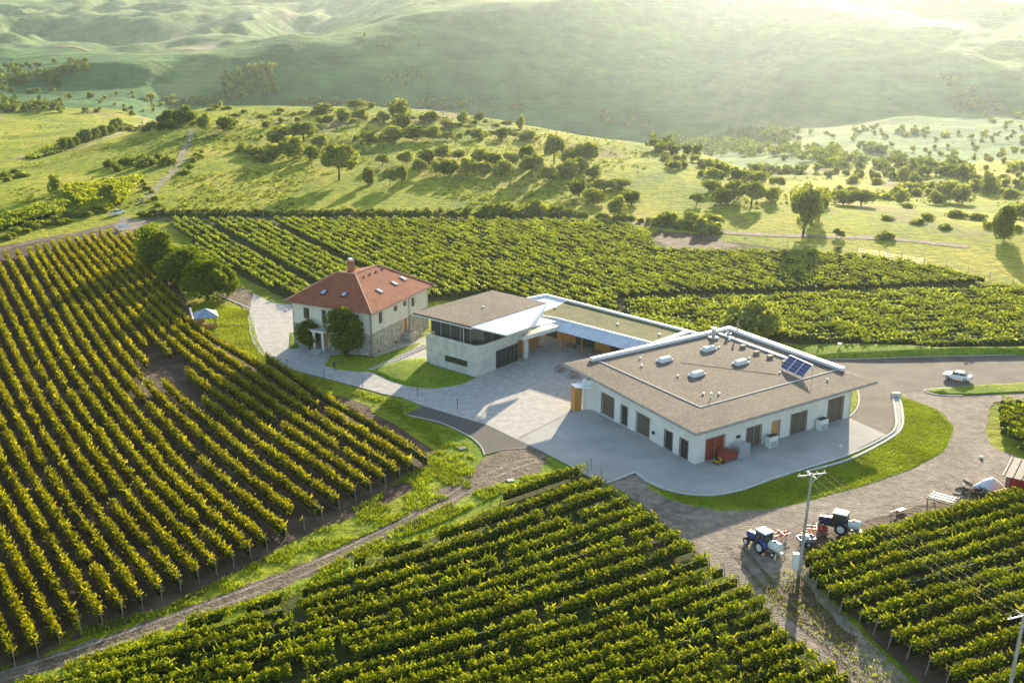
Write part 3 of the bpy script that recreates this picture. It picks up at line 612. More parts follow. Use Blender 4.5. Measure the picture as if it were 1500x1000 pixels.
# far blocks: parallel rows clipped to a field
def clip_rows(poly, ang, sp):
    P_ = np.array(poly); c, s = math.cos(ang), math.sin(ang); Q = np.stack([P_[:, 0]*c+P_[:, 1]*s, -P_[:, 0]*s+P_[:, 1]*c], 1); out = []
    for v in np.arange(Q[:, 1].min()+sp/2, Q[:, 1].max(), sp):
        xs = []
        for k in range(len(Q)):
            a, b = Q[k], Q[(k+1) % len(Q)]
            if (a[1] > v) != (b[1] > v): xs.append(a[0]+(b[0]-a[0])*(v-a[1])/(b[1]-a[1]))
        xs.sort()
        for k in range(0, len(xs)-1, 2):
            if xs[k+1]-xs[k] > 3: out.append([(u*c-v*s, u*s+v*c) for u in np.linspace(xs[k]+.5, xs[k+1]-.5, max(3, int((xs[k+1]-xs[k])/8)))])
    return out
a_, b_ = G(304, 321), G(461, 411); angA = math.atan2(b_[1]-a_[1], b_[0]-a_[0])
polyA = [G(*p) for p in [(246,325),(600,325),(895,327),(950,343),(962,368),(1060,372),(1187,372),(1333,388),(1455,416),(1333,423),(1200,428),(1000,434),(905,440),(905,468),(800,450),(722,430),(640,441),(560,436),(500,440),(440,444),(425,437),(365,411),(305,380)]]
LB = '%s low vine row of the field behind the house, from its far side'
skip = {9, 21, 22, 40}
for i, A in enumerate(clip_rows(polyA, angA, 2.05)):
    m_ = A[0]; v_ = lambda q: -q[0]*math.sin(angA)+q[1]*math.cos(angA)
    if any(abs(v_(m_)-v_(G(*g))) < 1.03 for g in ((288, 324), (392, 324))): continue
    vine_row(A, M['leaf_back'], 42, .29, height=1.6, width=.2, label=LB, group='vine rows in the large field behind the buildings', seed=1000+i)
a_, b_ = G(1000, 440), G(1480, 424); angB = math.atan2(b_[1]-a_[1], b_[0]-a_[0])
polyB = [G(*p) for p in [(910,446),(1000,442),(1200,437),(1333,432),(1480,425),(1580,430),(1580,512),(1330,512),(1240,508),(1180,504),(1110,496),(1060,492),(1010,502),(920,478)]]
for i, A in enumerate(clip_rows(polyB, angB, 2.3)):
    vine_row(A, M['leaf_back'], 42, .31, height=1.8, width=.34, label='%s vine row between the asphalt road and the field lane, counted from the road', group='vine rows between the lane and the asphalt road', seed=1200+i)
polyC = [G(*p) for p in [(1458,596),(1580,585),(1620,690),(1510,672),(1462,640)]]
for i, A in enumerate(clip_rows(polyC, angA, 2.4)):
    vine_row(A, M['leaf_vine'], 45, .34, height=1.9, width=.35, label='%s short vine row at the right edge beside the gravel track', group='vine rows at the right edge above the shed', seed=1300+i)
def field(px, n, m, label, group, dens, size, h=1.7, seed=0, s=1):
    # rows between two image polylines, draped on the slope
    A0 = [GT(*p)[:2] for p in px[0]]; A1 = [GT(*p)[:2] for p in px[1]]; a = resample(A0, n); b = resample(A1, n)
    for k in range(n):
        vine_row(resample([a[k], b[k]], 12), m, dens, size, height=h, width=.5, label=label, group=group, seed=seed+k)
field(([(96,277),(160,268),(205,262)], [(128,312),(150,311),(178,298)]), 16, M['leaf_yellow'], '%s bright yellow-green vine row of the plot by the hill track', 'yellow-green vine rows by the hill track', 22, .55, seed=1400)
field(([(38,232),(70,217),(98,210)], [(52,234),(86,225),(112,214)]), 12, M['leaf_back'], '%s tiny vine row on the far left slope, counted from the left', 'vine rows on the far left slope', 10, .6, seed=1450)
field(([(0,322),(50,308),(100,300)], [(-30,348),(20,334),(78,318)]), 16, M['leaf_back'], '%s shaggy vine row left of the farm road, counted from the left edge', 'vine rows left of the farm road', 16, .6, seed=1480)
# ------------------------------------------------------------------ trees and shrubs
def crown_pts(n, r, rx, ry, rz, nb, blob, taper=0):
    C_ = r.normal(0, 1, (nb, 3)); C_ /= np.linalg.norm(C_, axis=1)[:, None]; C_ *= (r.random(nb)**.4*.72)[:, None]; C_[0] = 0
    k = r.integers(0, nb, n); D = r.normal(0, 1, (n, 3)); D /= np.linalg.norm(D, axis=1)[:, None]
    br = (blob*(.65+.7*r.random(nb)))[k]
    P_ = C_[k]+D*(br*(.72+.33*r.random(n)))[:, None]
    P_[:, 2] = np.maximum(P_[:, 2], (-1 if taper >= 0 else -.75)+.15*r.random(n)); sc_ = 1-taper*np.clip(P_[:, 2], -.2, 1)
    P_[:, 0] *= rx*sc_; P_[:, 1] *= ry*sc_; P_[:, 2] *= rz
    return P_, C_
def make_tree(name, hgt_, cw, n, size, m, seed, trunk=.25, nb=16, blob=.42, taper=0.15, stems=1, label='', cat='tree'):
    r = np.random.default_rng(seed); root = empty(name, (0, 0, -500), label=label, cat=cat)
    rz = hgt_*(1-trunk)/2; cz = hgt_-rz
    P_, C_ = crown_pts(n, r, cw/2*.85, cw/2*.85, rz*.92, nb, blob, taper); P_[:, 2] += cz
    V_, F_ = leaves(P_, np.full(n, size), r, 1.3); npmesh('crown', V_, F_, m, root)
    mb = MB()
    for s in range(stems):
        x = 0 if stems == 1 else r.normal(0, .15*cw); y = 0 if stems == 1 else r.normal(0, .15*cw); rad = max(.06, hgt_*.022)
        mid = (x*1.1+r.normal(0, .03*hgt_), y*1.1+r.normal(0, .03*hgt_), cz*.85)
        mb.tube((x, y, -.3), mid, rad*1.15, rad*.7, 7)
        for k in range(5):
            c_ = C_[r.integers(0, nb)]; mb.tube(mid, (c_[0]*cw*.4+x*.5, c_[1]*cw*.4, cz+c_[2]*rz*.8), rad*.5, rad*.15, 5)
    mb.build('trunk', M['bark'], root); return root
def place(proto, px, py, hpx, wpx=None, label=None, group=None, rot=None, first=[set()]):
    x, y, z = GT(px, py); k = pxm(x, y, z); bh, bw = proto['bh'], proto['bw']
    sz = hpx/k/bh; sx = (wpx/k/bw) if wpx else sz; q = random.uniform(.82, 1.2); near = k > 7
    c = dup(proto, (x, y, z-(.0 if near else .12*hpx/k*random.random())), random.random()*6.28 if rot is None else rot, (sx*(1 if near else q), sx/(1 if near else q), sz), label, group); return c
PR = {}
def proto(key, *a, **k):
    o = make_tree(*a, **k); o['bh'] = a[1]; o['bw'] = a[2]; PR[key] = o; return o
proto('round_far', 'tree', 6, 6, 800, .62, M['leaf_tree2'], 1, trunk=-.02, nb=9, blob=.55)
proto('round_far2', 'tree', 6, 6, 700, .62, M['leaf_tree'], 2, nb=8, blob=.6, trunk=.03)
proto('tall_far', 'tree', 9, 4.5, 800, .6, M['leaf_tree2'], 3, nb=20, blob=.33, trunk=.12)
proto('shrub', 'shrub', 2.4, 4, 420, .42, M['leaf_shrub'], 4, trunk=-.25, nb=10, stems=3, cat='shrub')
proto('shrub2', 'shrub', 2.4, 4, 420, .42, M['leaf_tree2'], 5, trunk=-.25, nb=9, stems=3, cat='shrub')
proto('mid', 'tree', 8, 8, 3200, .5, M['leaf_tree2'], 6, nb=26, blob=.36, trunk=.14)
proto('midtall', 'tree', 14, 10, 5000, .5, M['leaf_tree2'], 7, nb=34, blob=.3, trunk=.14, taper=.1)
proto('near', 'tree', 9, 9, 9000, .34, M['leaf_clump'], 8, nb=34, blob=.34, trunk=-.06)
proto('near2', 'tree', 9, 9, 9000, .34, M['leaf_clump'], 9, nb=28, blob=.38, trunk=-.02)
proto('garden', 'garden_tree', 6, 5, 4500, .26, M['leaf_tree'], 10, nb=20, blob=.34, trunk=.06)
proto('bushy', 'bush', 5, 9, 5000, .36, M['leaf_tree2'], 11, nb=22, blob=.36, trunk=-.15, stems=4, cat='bush')
place(PR['near'], 234, 396, 74, 92, 'first of the large dark trees beside the left vineyard, nearest the farm gate')
place(PR['near2'], 270, 414, 60, 88, 'middle tree of the large clump between the left vineyard and the field behind the house')
place(PR['near'], 304, 440, 72, 92, 'large dark tree at the head of the driveway above the pavilion', rot=2.2)
place(PR['near2'], 334, 434, 50, 46, 'smaller tree at the right end of the clump beside the driveway')
place(PR['near2'], 290, 425, 48, 56, 'lower tree hidden among the large clump next to the vine rows', rot=1)
place(PR['garden'], 454, 512, 50, 50, 'smaller garden tree left of the white entrance portal of the house')
place(PR['garden'], 507, 524, 84, 74, 'larger garden tree in front of the house facade', rot=2)
place(PR['bushy'], 1092, 498, 76, 116, 'big rounded bush behind the main hall at the end of its parapet')
place(PR['midtall'], 1176, 344, 104, 66, 'tall leafy tree standing alone by the farm road right of centre')
place(PR['midtall'], 1200, 322, 60, 40, 'tree with thin crown just behind the tall roadside tree')
place(PR['near2'], 1470, 353, 60, 50, 'round dark tree at the right edge of the meadow')
place(PR['mid'], 497, 264, 60, 60, 'wide dark tree with a long shadow in the knoll meadow')
place(PR['mid'], 160, 300, 36, 42, 'round tree beside the bright yellow vine plot above the white pick-up')
place(PR['mid'], 540, 272, 32, 26, 'small tree in the meadow, left one of three in a row')
place(PR['mid'], 571, 272, 28, 24, 'small tree in the meadow, middle one of three in a row')
place(PR['mid'], 588, 272, 34, 26, 'small tree in the meadow, right one of three in a row')
place(PR['mid'], 803, 270, 30, 34, 'round tree at the right end of the meadow orchard, casting a shadow to the left')
for (x, y, h, wd) in [(1225,347,14,16),(1232,350,15,14)]: place(PR['mid'], x, y, h, wd, ('left' if x < 1230 else 'right')+' one of the small twin trees by the farm road', 'twin trees by the farm road')
place(PR['shrub'], 1296, 350, 15, 34, 'low flat-topped bush alone in the right-hand meadow')
place(PR['shrub'], 1227, 366, 9, 14, 'small bush at the corner of the upper vine field')
OR = 'leafy tree among the loose orchard on the knoll'
orch = [(300,192,27,18),(328,192,22,26),(415,212,28,34),(445,208,30,30),(432,232,30,34),(455,235,22,22),(400,232,22,26),(372,230,14,30),(470,215,18,22),
 (388,188,10,10),(412,180,9,10),(436,180,9,9),(470,182,12,14),(482,182,12,12),(504,178,20,20),(527,180,22,22),(587,177,30,30),(592,192,24,24),(560,178,16,16),(520,162,16,18),(476,165,14,24),(630,180,16,18),
 (678,182,20,14),(702,182,18,12),(655,186,12,20),(620,178,10,14),(762,190,22,12),(540,208,16,26),(580,206,20,26),(610,206,22,26),(635,206,20,24),(655,205,12,18),(700,205,16,18),(735,205,18,18),(775,205,14,26),
 (560,243,16,20),(595,240,18,20),(628,240,20,22),(650,232,20,24),(672,235,16,20),(700,240,22,22),(725,243,18,20),(745,246,22,24),(615,255,22,22),(640,256,20,20),(660,256,24,24),(685,256,24,24),(710,256,20,22),(735,256,22,24),
 (770,244,30,22),(812,240,42,30),(835,245,30,28),(858,246,38,34),(780,260,34,34),(830,262,30,26),(848,256,26,26),(870,262,22,20),
 (848,290,26,30),(870,298,22,28),(885,280,18,30),(905,318,30,22),(925,300,20,26),(905,275,14,30),
 (1075,292,30,30),(1100,300,34,36),(1062,300,26,24),(1130,296,22,22),(1020,300,18,20),(1045,280,16,24),(1078,262,14,20),(1110,270,18,26),(1140,275,16,20),
 (80,285,28,16),(540,300-30,10,10),(1235,300,22,30),(1262,302,24,34),(1200,300,26,24)]
bands = {}
for k, (x, y, h, wd) in sorted(enumerate(orch), key=lambda q: q[1][0]):
    bn = 'on the skyline of the knoll' if y < 197 else 'in the upper meadow of the knoll' if y < 222 else 'in the tree belt across the knoll' if y < 265 else 'on the lower right flank of the knoll' if x > 300 else 'on the left slope'
    sz = 'small' if h < 17 else 'middling' if h < 26 else 'large'
    bands[(bn, sz)] = bands.get((bn, sz), 0)+1; OR = '%s %s tree from the left %s' % (nth(bands[(bn, sz)]), sz, bn)
    place(PR[['round_far', 'round_far2', 'round_far', 'mid'][k % 4] if h < 34 else 'mid'], x, y, h*1.12, wd*1.45, OR, 'orchard trees on the knoll')
for k, (x, y, h, wd) in enumerate(sorted([(1385,296,34,40),(1410,300,30,36),(1370,300,24,30),(1445,282,34,26),(1340,272,24,28),(1318,300,24,24),(1480,290,20,40),(1330,305,12,30),(1400,318,16,40),(1430,322,14,36),(1455,335,18,40),(1360,322,16,34),(1385,335,12,30),(1250,268,18,24),(1285,270,16,30),(1325,268,28,28),(1425,262,14,40),(1470,262,12,30),(1300,322,10,30),(1345,328,12,26),(1495,320,26,30),(1490,338,14,24)])):
    place(PR['round_far' if h > 20 else 'shrub2'], x, y, h, wd, nth(k+1)+' bushy tree from the left on the hazy valley meadow', 'trees in the valley meadow on the right')
for (x0, y0, x1, y1, n, h0, h1, wd, g, lb) in [
  (212,317,330,315,16,10,16,28,'hedge shrubs behind the farm road','dark hedge shrub along the wire fence behind the farm road'),
  (335,315,850,317,62,9,14,25,'hedge shrubs behind the farm road','dark hedge shrub along the wire fence behind the farm road'),
  (680,316,830,314,10,16,26,34,'big hedge shrubs behind the farm road','large hedge shrub rising above the others behind the farm road'),
  (960,332,1050,338,8,24,34,36,'bushes at the bend of the farm road','broad bush clump at the bend of the farm road'),
  (855,318,960,326,9,8,14,20,'small shrubs right of the hedge','small shrub on the bank right of the hedge'),
  (150,248,250,238,12,12,18,22,'shrubs in the slope thicket','dense dark shrub in the thicket left of the hill track'),
  (0,262,40,258,4,12,16,24,'shrubs at the left edge','shrub at the left edge below the hill track'),
  (90,222,175,190,14,14,22,22,'trees of the slope hedge','tree of the dark hedge along the far left track'),
  (170,196,285,178,22,9,16,18,'shrubs on the knoll crest','scrubby bush near the crest left of the hill track'),
  (232,190,280,176,10,14,26,18,'trees on the knoll crest','tree on the crest left of the hill track'),
  (262,262,296,226,12,7,12,14,'shrubs along the hill track','small shrub growing along the hill track'),
  (205,268,235,300,8,6,10,12,'shrubs by the pick-up','low shrub beside the hill track above the pick-up'),
  (0,350,150,306,22,8,15,24,'shrubs on the bank left of the farm road','unkempt shrub on the bank left of the farm road'),
  (300,162,760,184,34,5,9,16,'bushes on the skyline of the knoll','low bush on the skyline of the knoll'),
  (345,222,400,235,7,12,18,22,'bushes of the meadow thicket','bush of the thicket at the meadow edge'),
  (300,205,480,196,16,4,7,9,'small bushes in the upper meadow','tiny bush dotted over the upper meadow'),
  (520,200,760,200,22,6,14,14,'bushes between the orchard trees','bush between the orchard trees')]:
    key = 'shrub' if 'dark' in lb or 'large' in lb or 'thicket' in lb else 'shrub2'
    for k in range(n):
        t = (k+random.random())/n; x = x0+(x1-x0)*t; y = y0+(y1-y0)*t+random.uniform(-1.5, 1.5)*(1 if 'hedge' in g else 4)
        h = random.uniform(h0, h1); place(PR['round_far2'] if lb.startswith('tree') else PR[key], x, y, h, wd*random.uniform(.7, 1.4), nth(k+1+(16 if x0 == 335 else 0))+' '+lb.replace('large hedge', 'large hedge')+', from the left', g)
# far woods: masses that read as one
def wood(name, regs, m, size, seed, label):
    r = np.random.default_rng(seed); PP = []
    for (x0, y0, x1, y1, th, n, hpx) in regs:
        for k in range(n):
            t = r.random(); px = x0+(x1-x0)*t; py = y0+(y1-y0)*t+(r.random()-.5)*th
            x, y, z = GT(px, py); q = pxm(x, y, z); h = hpx*(.6+.8*r.random())/q; wd = h*(.45+.3*r.random())
            nn = 90; P_, _ = crown_pts(nn, r, wd, wd, h/2, 6, .5); P_ += (x, y, z+h/2); PP.append(P_)
    P_ = np.concatenate(PP); V_, F_ = leaves(P_, np.full(len(P_), size), r, 1.2); o = npmesh(name, V_, F_, m)
    tag(o, label, 'woodland', kind='stuff'); return o
wood('far_woodland', [(-40,112,90,116,20,60,11),(-40,160,90,163,8,40,13),(0,140,200,160,30,30,8),(90,108,130,100,10,14,9),(0,100,130,92,5,20,6)], M['leaf_tree'], 1.5, 1, 'dark wood in the valley at the foot of the far left hills')
wood('far_woodland', [(950,215,1230,232,18,110,16),(1060,200,1180,205,10,40,14),(1200,240,1420,255,16,90,15),(1240,215,1300,225,8,16,10),(1100,250,1330,262,8,40,9)], M['leaf_tree'], 1.4, 2, 'hazy belt of trees along the valley floor on the right')
wood('far_woodland', [(620,150,770,158,10,26,6),(280,150,330,150,4,8,7),(325,128,405,118,44,130,8),(430,150,700,160,6,40,8),(560,112,620,118,20,14,6),(240,148,330,152,10,30,8),(130,150,260,150,30,24,5),(880,170,960,190,20,20,6),(1300,282,1500,276,12,60,9),(1480,250,1500,245,10,10,10),(520,60,640,70,30,10,3),(1210,285,1330,290,10,30,8),(1180,215,1500,240,50,60,8),(1250,190,1500,205,12,40,7),(1380,130,1500,190,50,50,6),(960,240,1150,262,20,50,10)], M['leaf_tree2'], 1.3, 3, 'scattered scrub on the shaded face of the large hill and valley')

def scrub(n, seed):
    r = np.random.default_rng(seed); PP = []
    while len(PP) < n:
        px, py = r.random()*1560-30, 165+r.random()*190
        x, y, z = GT(px, py)
        if y < 318 or y > 900: continue
        if fbm(np.array([x/38]), np.array([y/38]), 15)[0] < .02 or r.random() < .2: continue
        h = .35+.9*r.random()**2; P_, _ = crown_pts(12, r, h*1.1, h*1.1, h*.6, 3, .6); PP.append(P_+(x, y, z+h*.35))
    P_ = np.concatenate(PP); V_, F_ = leaves(P_, np.full(len(P_), .42), r, 1.3); o = npmesh('meadow_scrub', V_, F_, M['leaf_shrub']); tag(o, 'low tussocks and scrub scattered over the knoll and valley meadows', 'scrub', kind='stuff')
scrub(3200, 41)
# ------------------------------------------------------------------ buildings
class Fr:
    def __init__(s, o, a): s.o = o; s.a = R(a); s.c = math.cos(s.a); s.s = math.sin(s.a)
    def L(s, px, py, z=0):
        g = G(px, py, z); dx, dy = g[0]-s.o[0], g[1]-s.o[1]; return (dx*s.c+dy*s.s, -dx*s.s+dy*s.c)
    def W(s, x, y): return (s.o[0]+x*s.c-y*s.s, s.o[1]+x*s.s+y*s.c)
def wallbox(mb, p, q, th, z0, z1, holes=()):
    """wall from p to q (local xy), thickness inwards (left of direction); holes = (s0,s1,h0,h1) along the wall"""
    p = np.array(p, float); q = np.array(q, float); L = np.linalg.norm(q-p); d = (q-p)/L; n = np.array([-d[1], d[0]])
    def seg(a, b, u, v):
        P0 = p+d*a; P1 = p+d*b; pts = [P0, P1, P1+n*th, P0+n*th]
        mb.hexa([(*c, u) for c in pts]+[(*c, v) for c in pts])
    s = 0
    for (a, b, u, v) in sorted(holes):
        if a > s: seg(s, a, z0, z1)
        if u > z0: seg(a, b, z0, u)
        if v < z1: seg(a, b, v, z1)
        s = b
    if s < L: seg(s, L, z0, z1)
    return d, n
def panel(parent, name, m, p, q, a, b, u, v, depth, th=.08, label=None, build=True):
    p = np.array(p, float); q = np.array(q, float); d = (q-p)/np.linalg.norm(q-p); n = np.array([-d[1], d[0]])
    P0 = p+d*a+n*depth; P1 = p+d*b+n*depth; pts = [P0, P1, P1+n*th, P0+n*th]
    mb = MB().hexa([(*c, u) for c in pts]+[(*c, v) for c in pts]); o = mb.build(name, m, parent)
    if label: o['label'] = label
    return o
def frame(parent, m, p, q, a, b, u, v, depth=-.03, w_=.12, mull=1, name='frame', th=.14):
    p = np.array(p, float); q = np.array(q, float); d = (q-p)/np.linalg.norm(q-p); n = np.array([-d[1], d[0]]); mb = MB()
    def bar(s0, s1, h0, h1, dd=0):
        P0 = p+d*s0+n*(depth+dd); P1 = p+d*s1+n*(depth+dd); pts = [P0, P1, P1+n*th, P0+n*th]; mb.hexa([(*c, h0) for c in pts]+[(*c, h1) for c in pts])
    bar(a-w_, a, u, v+w_); bar(b, b+w_, u, v+w_); bar(a, b, v, v+w_)
    for k in range(1, mull): x = a+(b-a)*k/mull; bar(x-.03, x+.03, u, v, .01)
    return mb.build(name, m, parent)
# ---------- main hall
fh = Fr((25.1, 146.1), 33.7)
hall = empty('winery_hall', (25.1, 146.1, 0), R(33.7), 'large flat white hall with brown gravel roof, skylights and solar panels', 'building')
SWd = [(1.6,3.4,2.9,'door','narrow grey door'),(5.0,6.8,2.9,'door',None),(10.3,13.4,3.3,'shutter_door',None),(15.6,17.2,3.2,'door',None),(19.0,22.2,3.5,'shutter_door','open gate near the wooden panel')]
SEd = [(1.9,5.4,3.3,'shutter_door','red-brown gate'),(9.6,12.5,3.2,'shutter_door',None),(14.7,16.2,3.0,'door','light brown wooden door'),(18.5,21.8,3.3,'shutter_door',None),(26.3,29.6,3.9,'shutter_door','tallest brown gate')]
P1, P0 = (0, 0), (1.1, 24.0)     # SW wall runs from P0 to P1
Lsw = math.hypot(P0[0]-P1[0], P0[1]-P1[1])
mb = MB()
wallbox(mb, P0, P1, .3, 0, 4.85, [(Lsw-b, Lsw-a, 0, h) for a, b, h, _, _ in SWd])
wallbox(mb, (0, 0), (31.3, 0), .3, 0, 4.849, [(a, b, 0, h) for a, b, h, _, _ in SEd])
wallbox(mb, (31.3, 0), (31.3, 29.5), .3, 0, 4.848)
wallbox(mb, (31.3, 29.5), (6, 29.5), .3, 0, 4.847); wallbox(mb, (6, 29.5), (-.6, 24.9), .3, 0, 4.846); wallbox(mb, (-.6, 24.9), (1.1, 24.0), .3, 0, 4.845)
mb.box(.6, 31, .5, 29, 0, .13)
wl = mb.build('wall', M['white'], hall)
for a, b, h, nm, lb in SWd:
    m_ = M['dark'] if nm == 'door' else M['door_grey']
    o = panel(hall, nm, m_, P0, P1, Lsw-b, Lsw-a, .02, h-.02, .2, label=lb); frame(o, M['wood_grey'], P0, P1, Lsw-b, Lsw-a, 0, h, mull=1)
for a, b, h, nm, lb in SEd:
    m_ = M['red_dark'] if lb and lb.startswith('red') else (M['wood'] if nm == 'door' else M['door_grey'])
    o = panel(hall, nm, m_, (0, 0), (31.3, 0), a, b, .02, h-.02, .2, label=lb); frame(o, M['wood_grey'], (0, 0), (31.3, 0), a, b, 0, h, mull=2 if b-a > 2 else 1)
mb = MB(); mb.hexa([(-1.9,25.0,0.05),(-.75,24.9,0.05),(-.6,26.2,0.05),(-1.75,26.3,0.05),(-1.9,25.0,3.9),(-.75,24.9,3.9),(-.6,26.2,3.9),(-1.75,26.3,3.9)])
mb.build('wooden_panel', M['wood'], hall)
mb = MB().prism([(-2.0,24.8),(0.2,23.2),(.6,26.0),(-1.6,26.5)], 3.95, 4.1); mb.build('canopy', M['white_metal'], hall)
# roof: raised centre, brim falling to the eaves, gravel on top
o_ = [(-.9,-.9),(35.8,-.9),(35.3,31.6),(1.2,32.2)]; i_ = [(5.9,5.7),(34.2,5.7),(34.2,29.4),(6.4,29.4)]
mb = MB(); zo, zi = 5.22, 5.36
mb.v = [(*p, zo) for p in o_]+[(*p, zi) for p in i_]+[(*p, 4.86) for p in o_]
mb.f = [[0,1,5,4],[1,2,6,5],[2,3,7,6],[3,0,4,7],[4,5,6,7],[8,9,1,0],[9,10,2,1],[10,11,3,2],[11,8,0,3],[11,10,9,8]]
roof = mb.build('roof', M['roof_gravel'], hall)
def strip(pts, w_, z0, z1, name, m, parent):
    mb = MB()
    for a, b in zip(pts[:-1], pts[1:]):
        a = np.array(a, float); b = np.array(b, float); d = (b-a)/np.linalg.norm(b-a); n = np.array([-d[1], d[0]])*w_/2; a = a-d*w_/2; b = b+d*w_/2
        p = [a-n, b-n, b+n, a+n]; mb.hexa([(*c, z0) for c in p]+[(*c, z1) for c in p]); z1 -= .006
    return mb.build(name, m, parent)
strip([(-.93,32.2),(-.93,-.93),(35.83,-.93),(35.33,31.6)][0:0] or [(1.2,32.25),(-.93,-.93),(35.83,-.93),(35.35,5)], .1, 4.84, 5.2, 'fascia', M['pole'], roof)
strip([(6.1,29.4),(5.9,5.7),(34.4,5.7)], .22, 5.2, 5.46, 'roof_curb', M['kerb'], roof)
strip([(5.6,30.4),(35.0,30.2),(34.9,5.4)], .75, 5.0, 5.85, 'parapet', M['white_metal'], roof)
strip([(31.7,29.4),(31.7,11.5)], .3, 5.3, 5.62, 'roof_divider', M['white_metal'], roof)
strip([(16.5,21.8),(25,9.5)], .08, 5.3, 5.42, 'seam', M['wood_grey'], roof)
def rooflight(px, py):
    x, y = fh.L(px, py, 5.5); e = empty('skylight', (x, y, 5.3), R(28)-R(33.7)+R(8)); e.parent = roof
    MB().box(-1.25, 1.25, -.65, .65, 0, .35).build('base', M['white_metal'], e)
    mb = MB(); b0 = [(-1.2,-.6),(1.2,-.6),(1.2,.6),(-1.2,.6)]; b1 = [(-.95,-.38),(.95,-.38),(.95,.38),(-.95,.38)]
    mb.hexa([(*p, .352) for p in b0]+[(*p, .68) for p in b1]); mb.build('dome', M['plastic'], e, bevel=.08)
for q in ((1038,511),(974,527),(1021,548),(1085,531)): rooflight(*q)
def vent(px, py, r=.2, h=.25):
    x, y = fh.L(px, py, 5.4); MB().tube((x, y, 5.3), (x, y, 5.3+h), r*.6, r*.6, 8).ball((x, y, 5.3+h), r, 8, .5).build('roof_vent', M['white_metal'], roof)
for q in ((938,525),(940,536),(993,551),(1053,509),(1030,577),(1053,577),(1068,498),(1097,525),(1142,546),(1212,556)): vent(*q)
x, y = fh.L(1045, 496, 5.35); MB().box(x-.6, x+.6, y-.6, y+.6, 5.3, 5.7).tube((x, y, 5.7), (x, y, 6.9), .38, .38, 10).tube((x, y, 6.9), (x, y, 7.3), .5, .42, 10).build('chimney_cowl', M['steel'], roof)
x, y = fh.L(1067, 490, 5.35); MB().box(x-.35, x+.35, y-.35, y+.35, 5.3, 5.6).tube((x, y, 5.6), (x, y, 6.6), .3, .3, 8).build('chimney_cowl', M['steel'], roof)
x, y = fh.L(1080, 487, 5.35); MB().tube((x, y, 5.3), (x, y, 7.3), .16, .16, 8).tube((x, y, 7.3), (x+.25, y, 7.5), .2, .2, 8).build('flue_pipe', M['wood_grey'], roof)
x, y = fh.L(1041, 583, 5.3); MB().tube((x, y, 5.2), (x, y, 6.0), .07, .07, 6).ball((x, y, 6.05), .22, 8, .6).build('roof_mast', M['white_metal'], roof)
for q in ((1088,508),(1108,517),(1128,523),(1150,531)):
    x, y = fh.L(*q, 5.4); MB().box(x-.4, x+.4, y-.3, y+.3, 5.3, 5.65).box(x-.48, x+.48, y-.38, y+.38, 5.652, 5.75).build('vent_box', M['wood_grey'], roof)
sp = empty('solar_array', (0, 0, 0)); sp.parent = roof
A_, B_, C_, D_ = (27.6,11.3,5.55), (29.9,11.5,7.0), (29.3,6.2,7.0), (27.0,6.0,5.55)
def lerp(a, b, t): return tuple(a[k]+(b[k]-a[k])*t for k in range(3))
for k in range(3):
    p = [lerp(A_, D_, k/3+.006), lerp(A_, D_, (k+1)/3-.006), lerp(B_, C_, (k+1)/3-.006), lerp(B_, C_, k/3+.006)]
    o = MB().hexa([(x, y, z-.06) for x, y, z in p]+p).build('solar_panel', M['panel'], sp)
    mb = MB()
    for a, b in ((0, 1), (1, 2), (2, 3), (3, 0)): mb.tube(p[a], p[b], .045, .045, 4)
    for t in (.25, .5, .75): mb.tube(lerp(p[0], p[3], t), lerp(p[1], p[2], t), .012, .012, 4)
    mb.build('panel_frame', M['white_metal'], o)
mb = MB()
for k in range(4):
    b = lerp(B_, C_, k/3); mb.tube(b, (b[0]+.2, b[1], 5.3), .04, .04, 5); mb.tube(lerp(A_, D_, k/3), (lerp(A_, D_, k/3)[0], lerp(A_, D_, k/3)[1], 5.3), .04, .04, 5)
mb.build('rack', M['steel'], sp)
MB().box(7.6, 8.3, -.16, -.02, 2.2, 2.6).build('wall_lamp', M['dark'], hall); p = (1.1*(9/24)-.1, 9.2)
MB().box(p[0]-.1, p[0]+.04, p[1]-.2, p[1]+.2, 1.3, 1.8).build('meter_box', M['dark'], hall)
# ---------- pavilion building with floating roof
ft = Fr((-5.8, 181.2), 50)
tb = empty('tasting_building', (-5.8, 181.2, 0), R(50), 'pale panelled building with a floating gravel roof and white pointed fascia', 'building')
mb = MB()
def warc(n=6, r=1.6): return [(r-r*math.sin(k*math.pi/2/n), r-r*math.cos(k*math.pi/2/n)) for k in range(n+1)]
wallbox(mb, (0, 11.6), (0, 1.2), .3, 0, 5.4, [(5.6-1.3, 5.6+4.6-1.3+.6, 1.3, 2.4)])
arc = [(0, 1.2), (.12, .6), (.45, .2), (1.1, 0)]
for a, b in zip(arc[:-1], arc[1:]): wallbox(mb, a, b, .3, 0, 5.4)
wallbox(mb, (1.1, 0), (13.6, 0), .3, 0, 5.25, [(3.7, 9.4, 0, 3.4), (9.4, 11.2, 0, 3.7)])
wallbox(mb, (20, 13), (0, 11.6), .3, 0, 5.0); wallbox(mb, (20, 2), (20, 13), .3, 0, 5.0)
wl = mb.build('wall', M['cladding'], tb, uvbox=True)
MB().prism([(.3,.5),(20,.5),(20,12.8),(.3,11.4)], 3.9, 4.15).build('terrace_floor', M['concrete'], tb)
mb = MB().prism([(10.9,-.9),(19,-1.9),(20.5,-1.6),(20.5,1),(13.6,.02),(11.0,-.02)], 3.9, 4.6); mb.build('beam', M['white'], tb)
panel(tb, 'window', M['glass'], (0, 11.6), (0, 1.2), 4.3, 9.5, 1.3, 2.4, .15)
